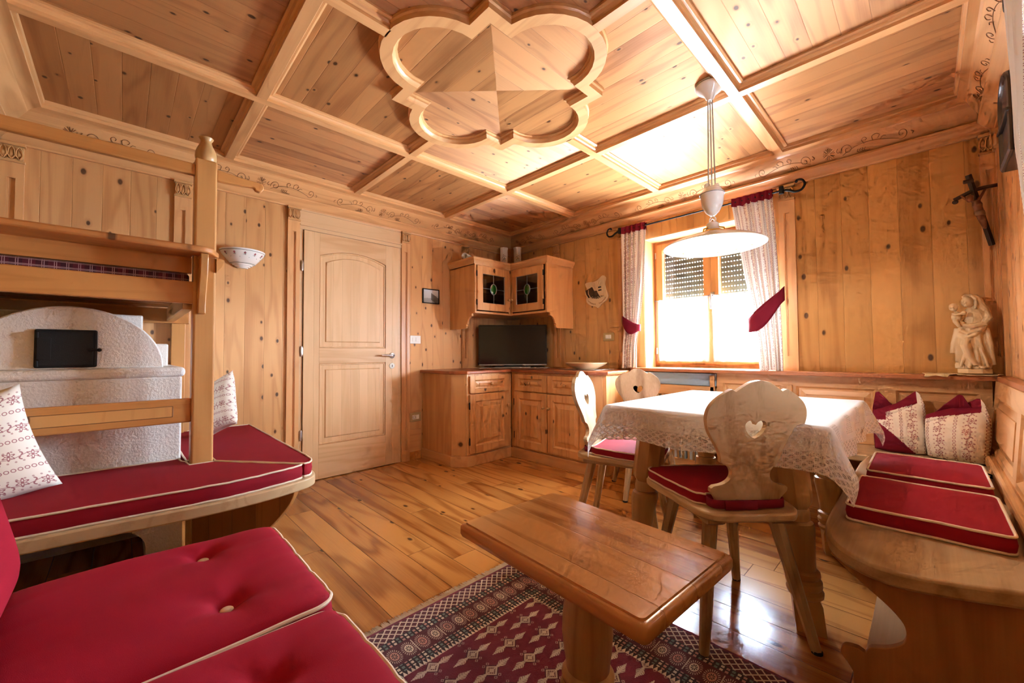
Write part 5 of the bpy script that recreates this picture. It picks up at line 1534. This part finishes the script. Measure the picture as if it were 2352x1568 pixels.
# ------------------------------------------------------------------ chairs
def make_chair():
    t = thing('dining_chair', '', 'chair', (0, 0, 0), local=True)
    t['_base'] = (0, 0, 0)
    # seat: local x = to the chair's right... here +y is left, +x is forward
    seat = [(-.235, -.10), (-.235, .10), (-.215, .150), (-.16, .178), (.0, .200), (.15, .222), (.195, .205), (.212, .15), (.215, -.15), (.195, -.205), (.15, -.222), (0, -.200), (-.16, -.178), (-.215, -.150)]
    so = spline(seat, 4, True)
    b = MB(); b.prism(so, .430, .458, 'z'); build('seat', b, m_chairh, t, smooth=30, bevel=.007, segs=3)
    for y in (-.115, .115):
        b = MB(); b.prism([(-.185, .405), (.155, .405), (.165, .412), (.165, .430), (-.195, .430), (-.195, .412)], y - .03, y + .03, 'y'); build('batten', b, m_chair, t, smooth=0, bevel=.003)
    for sx, sy, fx, fy in ((-.15, -.115, -.085, -.075), (-.15, .115, -.085, .075), (.125, -.115, .075, -.065), (.125, .115, .075, .065)):
        b = MB(); vs = []
        for r, z in ((.014, .0), (.0155, .012), (.024, .42)):
            f = 1 - z/.42; cx, cy = sx + fx*f, sy + fy*f
            vs += [(cx + r*1.08*math.cos(PI/8 + k*PI/4), cy + r*1.08*math.sin(PI/8 + k*PI/4), z) for k in range(8)]
        fs = [(j*8+i, j*8+(i+1) % 8, (j+1)*8+(i+1) % 8, (j+1)*8+i) for j in range(2) for i in range(8)] + [tuple(range(7, -1, -1)), tuple(range(16, 24))]
        b.add(vs, fs); lg = build('leg', b, m_chair, t, smooth=0)
        g = MB(); g.lathe([(.0150, 0), (.0165, .001), (.0165, .010), (.015, .011)], (sx + fx, sy + fy, 0), 12); subpart('foot_cap', g, m_rubber, lg, t)
    b = MB(); b.box(-.135, -.02, -.05, .05, .398, .43) ; build('wedge', b, m_chair, t, smooth=0, bevel=.006)
    # backrest outline, half width by height above the floor (left half), with a heart cut-out
    half = [(0, .905)] + spline([(0, .905), (.030, .899), (.058, .882), (.078, .868)], 4)[1:] + spline([(.093, .876), (.128, .854), (.158, .824), (.170, .785), (.160, .735), (.134, .690), (.113, .652), (.108, .625)], 4) \
        + spline([(.100, .618), (.076, .606), (.066, .582), (.074, .560), (.096, .546), (.124, .540)], 4) + [(.134, .532), (.134, .520)] + spline([(.134, .520), (.112, .490), (.104, .468)], 3)[1:] + [(.104, .440), (0, .440)]
    hb, ht = .708, .768
    heart = [(0, hb)] + spline([(0, hb), (.018, .718), (.033, .738), (.036, .755), (.029, .766), (.017, .769), (.006, .764), (0, .754)], 4)[1:]
    poly = half + heart
    walls = [True]*len(poly); walls[len(half)-1] = False; walls[-1] = False
    bk = MB()
    def bend(z): return -.160 - .20*max(0, z - .46) 
    for sgn in (1, -1):
        vs = []; n = len(poly); th = .021
        for dd in (0, -th):
            vs += [(bend(z) + dd + .0, sgn*y, z) for y, z in poly]
        # end faces of the polygon, side walls
        fs = [tuple(range(n)), tuple(range(2*n-1, n-1, -1))]
        fs += [(i, (i+1) % n, n + (i+1) % n, n + i) for i in range(n) if walls[i]]
        bk.add(vs, fs)
    build('backrest', bk, m_chair, t, smooth=30, bevel=.0045, segs=3)
    return t
def make_seat_cushion():
    t = thing('chair_cushion', '', 'cushion', (0, 0, 0), local=True); t['_base'] = (0, 0, 0)
    p = [(-.135, -.10), (-.135, .10), (-.145, .135), (-.10, .165), (.0, .188), (.14, .212), (.185, .20), (.205, .15), (.21, 0), (.205, -.15), (.185, -.20), (.14, -.212), (0, -.188), (-.10, -.165), (-.145, -.135)]
    po = spline(p, 4, True)
    cushion('', '', po, .459, .497, m_red, .008, .005, root=t, pipe=.0036)
    s = MB(); ring = [(-.135, -.125), (-.175, -.128), (-.196, -.105), (-.200, 0), (-.196, .105), (-.175, .128), (-.135, .125)]
    pts = spline(ring, 6); vs = []
    for x, y in pts:
        nx = .003
        vs += [(x, y, .464), (x, y, .492)]
    s.add(vs, [(2*i, 2*i+2, 2*i+3, 2*i+1) for i in range(len(pts)-1)])
    s.add([(-.206, -.02, .462), (-.206, .09, .462), (-.206, .09, .491), (-.206, -.02, .491)], [(0, 1, 2, 3)])
    build('strap', s, m_redc, t, smooth=40, solid=.004)
    return t
CH = make_chair(); CU = make_seat_cushion()
for i, (x, y, deg, sc_, lab, lab2) in enumerate((
    (2.842, -1.628, 137.8, 1.0, 'pine chair with heart cut-out, back towards the viewer, at the near side of the table', 'red piped seat cushion strapped to the near chair'),
    (2.240, -1.295, 17.0, .985, 'pine chair with heart cut-out seen edge-on at the left of the table', 'red piped seat cushion lit pale, on the left chair'),
    (2.000, -.610, -50.0, .965, 'pine chair with heart cut-out facing forward by the window, behind the far table corner', 'red piped seat cushion on the chair by the window'))):
    c = CH if i == 0 else copy_tree(CH); u = CU if i == 0 else copy_tree(CU)
    for o in (c, u):
        o.location = (x, y, .0); o.rotation_euler = (0, 0, math.radians(deg)); o.scale = (1, 1, sc_)
    tag(c, lab, 'chair', 'heart-backed dining chairs'); tag(u, lab2, 'cushion', 'chair seat cushions')

# ------------------------------------------------------------------ coffee table
cx, cy, rz = 2.720, -2.345, math.radians(-3.2)
t = thing('coffee_table', 'low glossy larch coffee table on a thick turned pedestal', 'coffee table', (cx, cy, 0), rz, local=True)
t['_base'] = (0, 0, 0)
b = MB(); top = roundrect(-.325, .325, -.2165, .2165, .014, 4)
n = len(top); vs = []; prf = [(-.014, .424), (-.004, .428), (.0, .437), (.0, .455), (-.003, .462), (-.008, .465), (-.0135, .4655), (-.0150, .4700)]
def inset(p, d):
    return (p[0]*(1 + d/.325), p[1]*(1 + d/.2165))
for d, z in prf: vs += [(*inset(p, d), z) for p in top]
b.add(vs, [(j*n+i, j*n+(i+1) % n, (j+1)*n+(i+1) % n, (j+1)*n+i) for j in range(len(prf)-1) for i in range(n)] + [tuple(range(n-1, -1, -1)), tuple((len(prf)-1)*n + i for i in range(n))])
build('tabletop', b, m_larch, t, smooth=40)
b = MB(); b.lathe([(.080, .0), (.082, .02), (.078, .032), (.068, .040), (.075, .048), (.077, .060), (.071, .071), (.0635, .078), (.0645, .095), (.070, .13), (.0745, .18), (.0725, .225), (.066, .275), (.059, .32), (.056, .36), (.060, .39), (.070, .41), (.076, .424)], (-.018, .032, 0), 40)
build('pedestal', b, m_turn, t, smooth=50)

# ------------------------------------------------------------------ rug
t = thing('rug', 'dark red patterned rug with cream fringe under the coffee table', 'rug', (2.030, -1.850, 0))
b = MB(); b.box(2.030, 3.58, -2.93, -1.850, .001, .009); build('pile', b, m_rug, t, smooth=0, bevel=.002)
f = MB(); rnd = random.Random(3)
for q in range(400):
    y = -1.852 - q*1.076/400; a = rnd.uniform(-.006, .006); l = rnd.uniform(.034, .046)
    f.tube([(2.034, y, .006), (2.034 - l*.5, y + a*.5, .006), (2.034 - l, y + a, .0025)], [.0024, .0024, .0012], 4)
build('fringe', f, m_fringe, t, smooth=60)['kind'] = 'stuff'
# ------------------------------------------------------------------ masonry stove
t = thing('masonry_stove', 'white plastered masonry stove with rounded top in the left corner', 'stove', (.43, -3.46, 0))
y0, y1 = -D + .002, -3.100
b = MB(); b.box(.003, .87, y0, y1, .385, .898); build('body', b, m_plaster, t, smooth=0, bevel=.008)
nic = [(-3.795 + .575*.5*(1 - math.cos(PI*q/18)), .10 + .145*math.sin(PI*q/18)) for q in range(19)]
b = MB(); b.prism([(y0, 0), (nic[0][0], 0)] + nic + [(nic[-1][0], 0), (y1 + .012, 0), (y1 + .012, .385), (y0, .385)], .36, .850, 'x'); b.box(.003, .36, y0, y1 + .012, 0, .385); build('plinth_with_niche', b, m_plaster, t, smooth=30)
b = MB(); b.prism([(.003, y0), (.003, y1 + .012), (.885, y1 + .012), (.885, y0)], .895, .943, 'z'); build('ledge', b, m_plaster, t, smooth=40, bevel=.020, segs=4)
n = 28; yc, hw, hh = -3.475, .305, .272
arcp = [(yc + hw*math.cos(PI*q/n), .942 + hh*math.sin(PI*q/n)) for q in range(n+1)]
b = MB(); b.prism(arcp, .56, .862, 'x'); build('arched_front', b, m_plaster, t, smooth=30, bevel=.006)
b = MB(); b.box(.003, .56, y0, -3.135, .94, 1.062); b.box(.003, .54, y0, -3.238, 1.06, 1.212); build('stepped_block', b, m_plaster, t, smooth=0, bevel=.008)
fd = MB(); X0 = .862
fd.box(X0, X0 + .014, -3.575, -3.393, .950, 1.112)
dr_ = build('firebox_door', fd, m_castiron, t, smooth=0, bevel=.008)
q = MB(); q.box(X0 + .012, X0 + .024, -3.563, -3.405, .958, 1.102); subpart('door_leaf', q, m_castiron, dr_, t, smooth=0, bevel=.004)
q = MB(); q.box(X0 + .022, X0 + .028, -3.566, -3.527, .985, 1.075)
for z in (.968, 1.086): q.lathe([(.006, -.012), (.006, .012)], (X0 + .024, -3.566, z), 10)
subpart('hinge_strap', q, m_castiron, dr_, t, smooth=40, bevel=.001)
q = MB(); q.tube([(X0 + .02, -3.408, 1.025), (X0 + .034, -3.408, 1.025)], .008, 10); q.tube([(X0 + .034, -3.420, 1.025), (X0 + .034, -3.388, 1.025)], .005, 8); q.ball((X0 + .034, -3.386, 1.025), .008, 8, 6)
subpart('latch', q, m_black, dr_, t, smooth=60)

# ------------------------------------------------------------------ wooden platform over the stove
t = thing('stove_platform', 'pine sleeping platform on a turned-top post above the white stove', 'bunk', (1.02, -3.03, 0))
b = MB(); b.box(.972, 1.050, -3.080, -2.995, .455, 1.935); post = build('post', b, m_darkpinez, t, smooth=0, bevel=.009, segs=3)
b = MB(); b.lathe([(.034, 1.932), (.040, 1.940), (.043, 1.955), (.042, 1.975), (.035, 1.998), (.026, 2.018), (.022, 2.030), (.023, 2.040), (.028, 2.046), (.030, 2.051), (.026, 2.056), (0, 2.057)], (1.011, -3.037, 0), 28); subpart('finial', b, m_turn, post, t, smooth=50)
ye = -D + .003
b = MB(); b.box(1.012, 1.042, ye, -3.078, 1.850, 1.905); rl = build('top_rail', b, m_darkpine, t, smooth=0, bevel=.006)
b = MB(); sc = [(-2.996, 1.800 + .045), (-2.996, 1.905 - .008)] ; 
out = spline([(-2.996, 1.848), (-2.90, 1.852), (-2.845, 1.858), (-2.832, 1.846), (-2.812, 1.843), (-2.798, 1.858), (-2.800, 1.878), (-2.818, 1.888), (-2.90, 1.892), (-2.996, 1.902)], 5)
b.prism(out, 1.012, 1.042, 'x'); build('scrolled_rail_end', b, m_darkpine, t, smooth=30, bevel=.004)
b = MB(); b.box(1.010, 1.038, ye, -3.078, .690, .800); rl = build('lower_rail', b, m_darkpine, t, smooth=0, bevel=.006)
b = MB(); b.box(1.0382, 1.0392, -3.62, -3.145, .722, .768); subpart('sunk_groove', b, m_darkpinez, rl, t, smooth=0)
b = MB()
for z in (.7215, .7685): b.tube([(1.0386, -3.62, z), (1.0386, -3.145, z)], .0018, 6)
b.tube([(1.0386, -3.145, .7215), (1.0386, -3.145, .7685)], .0018, 6)
subpart('moulded_line', b, m_carve_shade, rl, t)
b = MB(); b.box(1.008, 1.044, ye, -3.072, 1.241, 1.344); build('frame_beam', b, m_darkpine, t, smooth=0, bevel=.006)
b = MB(); b.box(.05, 1.008, -3.115, -3.075, 1.215, 1.300); build('cross_beam', b, m_darkpinex, t, smooth=0, bevel=.004)
b = MB(); b.box(.004, .06, ye, -3.0, 1.205, 1.300); build('wall_beam', b, m_darkpine, t, smooth=0, bevel=.004)
for q in range(6):
    b = MB(); x = .10 + q*.155; b.box(x, x + .13, ye, -3.075, 1.302, 1.320); build('slat', b, m_darkpineh, t, smooth=0)
b = MB(); b.box(.004, .055, -3.09, -3.02, 0, 1.205); build('wall_post', b, m_darkpinez, t, smooth=0, bevel=.003)
b = MB(); pl2 = [(.96, ye), (1.175, ye), (1.175, -3.09)] + arc(1.105, -3.075, .070, 0, 80, 6) + [(1.06, -2.985), (1.06, -3.083), (.96, -3.083)]
b.prism(pl2, 1.462, 1.490, 'z'); build('overhanging_shelf', b, m_darkpineh, t, smooth=30, bevel=.008, segs=3)
b = MB(); b.box(.972, 1.004, ye, -3.083, 1.388, 1.462); build('shelf_backing', b, m_darkpine, t, smooth=0)
out = [(1.050, 1.462), (1.152, 1.462), (1.152, 1.44)] + spline([(1.150, 1.43), (1.138, 1.37), (1.108, 1.31), (1.086, 1.25), (1.080, 1.192)], 5) + [(1.050, 1.192)]
b = MB(); b.prism(out, -3.066, -3.036, 'y'); build('bracket', b, m_darkpinez, t, smooth=30, bevel=.004)
out = [(-2.995, 1.462), (-2.965, 1.462)] + spline([(-2.965, 1.462), (-2.972, 1.43), (-2.988, 1.405), (-2.995, 1.395)], 4)
b = MB(); b.prism([(y, z) for y, z in out], 1.02, 1.06, 'x'); build('bracket', b, m_darkpinez, t, smooth=30)
b = MB(); b.prism([(.08, ye + .01), (.08, -3.09), (.998, -3.09), (.998, ye + .01)], 1.322, 1.386, 'z')
tag(build('mattress', b, m_plaid, smooth=30, bevel=.015, segs=4), 'dark red plaid mattress lying on the platform above the stove', 'mattress')

# ------------------------------------------------------------------ bench round the stove
t = thing('stove_bench', 'pine bench wrapped round the white stove with a curved front edge', 'bench', (1.2, -3.0, 0))
front = spline([(1.24, -2.632), (1.36, -2.640), (1.425, -2.668), (1.465, -2.735), (1.505, -2.88), (1.520, -3.07), (1.500, -3.33), (1.485, -3.60), (1.485, ye)], 6)
b = MB(); b.prism([(.003, -2.632)] + front + [(.873, ye), (.873, -3.097), (.003, -3.097)], .392, .436, 'z'); build('seat_board', b, m_benchx, t, smooth=30, bevel=.006)
dv = Vector((1.362 - .868, -2.715 + 3.060, 0)); Ld = dv.length; dv.normalize()
Td = Matrix(((dv.x, -dv.y, 0, .868), (dv.y, dv.x, 0, -3.060), (0, 0, 1, 0), (0, 0, 0, 1)))
out = [(.03, .392), (Ld, .392)] + spline([(Ld, .392), (Ld - .012, .34), (Ld - .05, .28), (Ld - .115, .21), (Ld - .19, .15), (Ld - .27, .12)], 5) + [(Ld - .28, 0), (.03, 0)]
b = MB(); b.prism(out, -.016, .016, 'y', T=Td); build('support_board', b, pine('support_pine', 'z', 'y', .075, base='#a9743f', dark='#8a5628', seam=.3), t, smooth=30, bevel=.003)
b = MB(); b.box(0, .032, -.025, .025, 0, .392, T=Td); build('support_post', b, m_turn, t, smooth=0, bevel=.003)
out = [(.62, .392), (1.40, .392)] + spline([(1.40, .392), (1.36, .33), (1.27, .25), (1.14, .17), (1.02, .12)], 5) + [(1.0, 0), (.62, 0)]
b = MB(); b.prism(out, -3.75, -3.72, 'y'); build('support_board', b, m_darkpinez, t, smooth=30, bevel=.003)

def dens(poly, step=.05):
    out = []
    for i, p in enumerate(poly):
        q = poly[(i+1) % len(poly)]; k = max(1, int(math.hypot(q[0]-p[0], q[1]-p[1])/step))
        out += [(p[0] + (q[0]-p[0])*j/k, p[1] + (q[1]-p[1])*j/k) for j in range(k)]
    return out
f1 = spline([(1.428, -2.722), (1.462, -2.80), (1.487, -2.93), (1.497, -3.07), (1.478, -3.33), (1.462, -3.60), (1.462, ye + .02)], 5)
cushion('stove_bench_cushion', 'long red cushion with cream piping along the front of the stove bench', dens([(1.425, -2.718)] + f1 + [(.892, ye + .02), (.892, -3.112), (.955, -3.105), (.985, -3.092), (1.062, -3.085), (1.068, -2.995)]), .437, .498, m_red, .006, group='red stove bench cushions')
f2 = spline([(1.255, -2.650), (1.345, -2.655), (1.395, -2.672), (1.415, -2.700)], 5)
cushion('stove_bench_cushion', 'red cushion with cream piping on the door side of the stove bench', dens([(.012, -2.650)] + f2 + [(1.060, -2.985), (.962, -2.988), (.955, -3.085), (.012, -3.090)]), .437, .498, m_red, .006, group='red stove bench cushions')

def flat_pillow(label, T, w, h, thick, group=None):
    t = thing('throw_pillow', label, 'pillow', tuple(T.to_translation()), group=group)
    N = 26; mb = MB()
    def sh(u, v, s):
        a, b_ = 2*u - 1, 2*v - 1
        pin = max(0, (1 - a**4)*(1 - b_**4))**.6
        x = a*w/2*(1 - .09*(1 - b_*b_)); z = b_*h/2*(1 - .09*(1 - a*a))
        return T @ Vector((x, s*thick*pin, z))
    mb.grid(N, N, lambda u, v: sh(u, v, -1), lambda u, v: (v*h + .03, u*w)); mb.grid(N, N, lambda u, v: sh(u, v, 1), lambda u, v: (v*h, u*w), flip=True)
    build('pillow_cover', mb, m_floral, t, smooth=180); return t
flat_pillow('white floral pillow leaning at the left picture edge on the stove bench', Tm((1.150, -3.715, .655), rz=math.radians(96), rx=math.radians(-12), ry=math.radians(-16)), .40, .40, .065)
flat_pillow('white floral pillow standing behind the wooden post on the stove bench', Tm((.33, -2.90, .672), rz=math.radians(25), rx=math.radians(-14), ry=math.radians(-26)), .36, .36, .06)

# ------------------------------------------------------------------ couch along the near wall
t = thing('couch', 'low couch frame under the big buttoned red cushions in the foreground', 'couch', (2.5, -3.4, 0))
b = MB(); b.box(1.905, 3.62, -3.80, -2.975, .285, .325); build('seat_board', b, m_benchx, t, smooth=0, bevel=.006)
for x, y in ((1.97, -3.04), (3.40, -3.04), (1.97, -3.74), (3.40, -3.74)):
    b = MB(); b.box(x - .03, x + .03, y - .03, y + .03, 0, .285); build('leg', b, m_turn, t, smooth=0, bevel=.004)
b = MB(); b.box(1.905, 3.62, -3.82, -3.77, .325, .80); build('back_board', b, m_benchx, t, smooth=0, bevel=.006)
def seat_pad(label, x0, x1, y0, y1, z0, z1, tufts, seed):
    t = thing('couch_cushion', label, 'cushion', ((x0+x1)/2, (y0+y1)/2, z0), group='buttoned red couch cushions')
    N = 56; rnd = random.Random(seed)
    r = .05
    def top(u, v):
        x = x0 + (x1-x0)*u; y = y0 + (y1-y0)*v
        a, b_ = 2*u - 1, 2*v - 1
        ca, cb = (x1-x0)/2, (y1-y0)/2
        # round the corners of the plan slightly
        ex, ey = max(0, abs(a)*ca - (ca - r)), max(0, abs(b_)*cb - (cb - r))
        if ex > 0 and ey > 0:
            k = r/max(math.hypot(ex, ey), 1e-6)
            if k < 1:
                x -= math.copysign(ex*(1-k), a); y -= math.copysign(ey*(1-k), b_)
        edge = (1 - a**8)*(1 - b_**8)
        z = z1 - .024 + .024*max(edge, 0)**.5
        for tx, ty in tufts:
            d = math.hypot((x - tx), (y - ty))
            z -= .024*math.exp(-(d/.030)**2) + .010*math.exp(-(d/.085)**2)
            ang = math.atan2(y - ty, x - tx)
            z -= .0045*math.exp(-(d/.12)**2)*(.5 + .5*math.sin(ang*5 + seed))*min(1, d/.03)
        z += .003*math.sin(x*17 + seed)*math.sin(y*13)
        z -= .004*max(0, math.sin(x*50 + y*11 + seed))**3*abs(b_)**3
        return (x, y, z)
    mb = MB(); mb.grid(N, N, top)
    ringuv = [(i/N, 0) for i in range(N)] + [(1, i/N) for i in range(N)] + [(1 - i/N, 1) for i in range(N)] + [(0, 1 - i/N) for i in range(N)]
    ring = [Vector(top(*q)) for q in ringuv]; n = len(ring); c = Vector(((x0+x1)/2, (y0+y1)/2, 0)); vs = []
    for f, z in ((1.0, None), (1.012, .7), (1.014, .4), (1.0, 0)):
        for p in ring:
            zz_ = p.z if z is None else z0 + (z1 - .024 - z0)*z
            q = Vector((c.x + (p.x - c.x)*f, c.y + (p.y - c.y)*f, zz_)); vs.append(q)
    mb.add(vs, [(j*n+(i+1) % n, j*n+i, (j+1)*n+i, (j+1)*n+(i+1) % n) for j in range(3) for i in range(n)])
    build('cover', mb, m_redsofa, t, smooth=70)
    for z in (None, z0 + .004):
        p = MB(); p.tube([(q.x, q.y, (q.z + .001) if z is None else z) for q in ring], .0048, 8, closed=True); build('piping', p, m_piping, t)
    for tx, ty in tufts:
        z = top((tx - x0)/(x1 - x0), (ty - y0)/(y1 - y0))[2]
        b = MB(); b.ball((tx, ty, z + .004), (.0135, .0135, .006), 14, 8); build('button', b, m_piping, t, smooth=80)
    return t
seat_pad('far red couch cushion with two cream buttons, cream piping', 1.905, 2.478, -3.52, -2.952, .327, .462, ((2.020, -3.143), (2.325, -3.136)), 1.0)
seat_pad('near red couch cushion at the bottom picture edge, cream piping', 2.492, 3.065, -3.52, -2.960, .327, .462, ((2.640, -3.132), (2.93, -3.135)), 2.4)
def back_pad(label, x0, x1, seed):
    t = thing('couch_back_cushion', label, 'cushion', ((x0+x1)/2, -3.60, .47), group='red couch back cushions')
    mb = MB(); N = 24
    def sh(u, v, s):
        a, b_ = 2*u - 1, 2*v - 1
        pin = max(0, (1 - a**6)*(1 - b_**6))**.5
        return ((x0+x1)/2 + a*(x1-x0)/2*(1 + .05*math.sin(PI*v)), -3.550 - .09*v + s*(.105*pin), .468 + .38*v)
    mb.grid(N, N, lambda u, v: sh(u, v, 1), flip=True); mb.grid(N, N, lambda u, v: sh(u, v, -1))
    build('cover', mb, m_redsofa, t, smooth=180)
back_pad('red back cushion leaning at the left end of the couch', 1.90, 2.478, 1)
back_pad('red back cushion leaning nearer on the couch', 2.492, 3.065, 2)

# ------------------------------------------------------------------ light and camera
world = bpy.data.worlds.new('World'); scene.world = world; world.use_nodes = True
nt = world.node_tree; bg = nt.nodes['Background']
bg.inputs[0].default_value = (.68, .84, 1.0, 1); bg.inputs[1].default_value = SKY
def area(name, loc, rot, sx, sy, power, col=(1, 1, 1), portal=False, spread=PI):
    l = bpy.data.lights.new(name, 'AREA'); l.shape = 'RECTANGLE'; l.size = sx; l.size_y = sy; l.energy = power; l.color = col; l.spread = spread
    if portal: l.cycles.is_portal = True
    o = bpy.data.objects.new(name, l); C.objects.link(o); o.location = loc; o.rotation_euler = rot; return o
area('daylight_portal', ((WX0+WX1)/2, .31, (WZ0+WZ1)/2), (-PI/2, 0, 0), WX1-WX0, WZ1-WZ0, 1, portal=True)
area('daylight_portal', (W + .31, (VY0+VY1)/2, (VZ0+VZ1)/2), (0, PI/2, 0), VZ1-VZ0, VY1-VY0, 1, portal=True)
cam = bpy.data.cameras.new('Camera'); co = bpy.data.objects.new('Camera', cam); C.objects.link(co)
co.location = CAM; co.rotation_euler = ROT
cam.sensor_fit = 'HORIZONTAL'; cam.sensor_width = 36; cam.lens = FPX/2352*36; cam.clip_start = .02
scene.camera = co
vs_ = scene.view_settings; vs_.view_transform = 'Standard'; vs_.look = 'None'; vs_.gamma = 1; vs_.use_curve_mapping = False; vs_.exposure = EXPO
cy_ = scene.cycles
cy_.use_denoising = True; cy_.max_bounces = 6; cy_.diffuse_bounces = 4; cy_.glossy_bounces = 3; cy_.transmission_bounces = 4; cy_.transparent_max_bounces = 8
cy_.use_adaptive_sampling = True; cy_.adaptive_threshold = .1; cy_.adaptive_min_samples = 10
cy_.caustics_reflective = False; cy_.caustics_refractive = False; cy_.sample_clamp_indirect = 8
for o in bpy.data.objects:
    if '_base' in o: del o['_base']
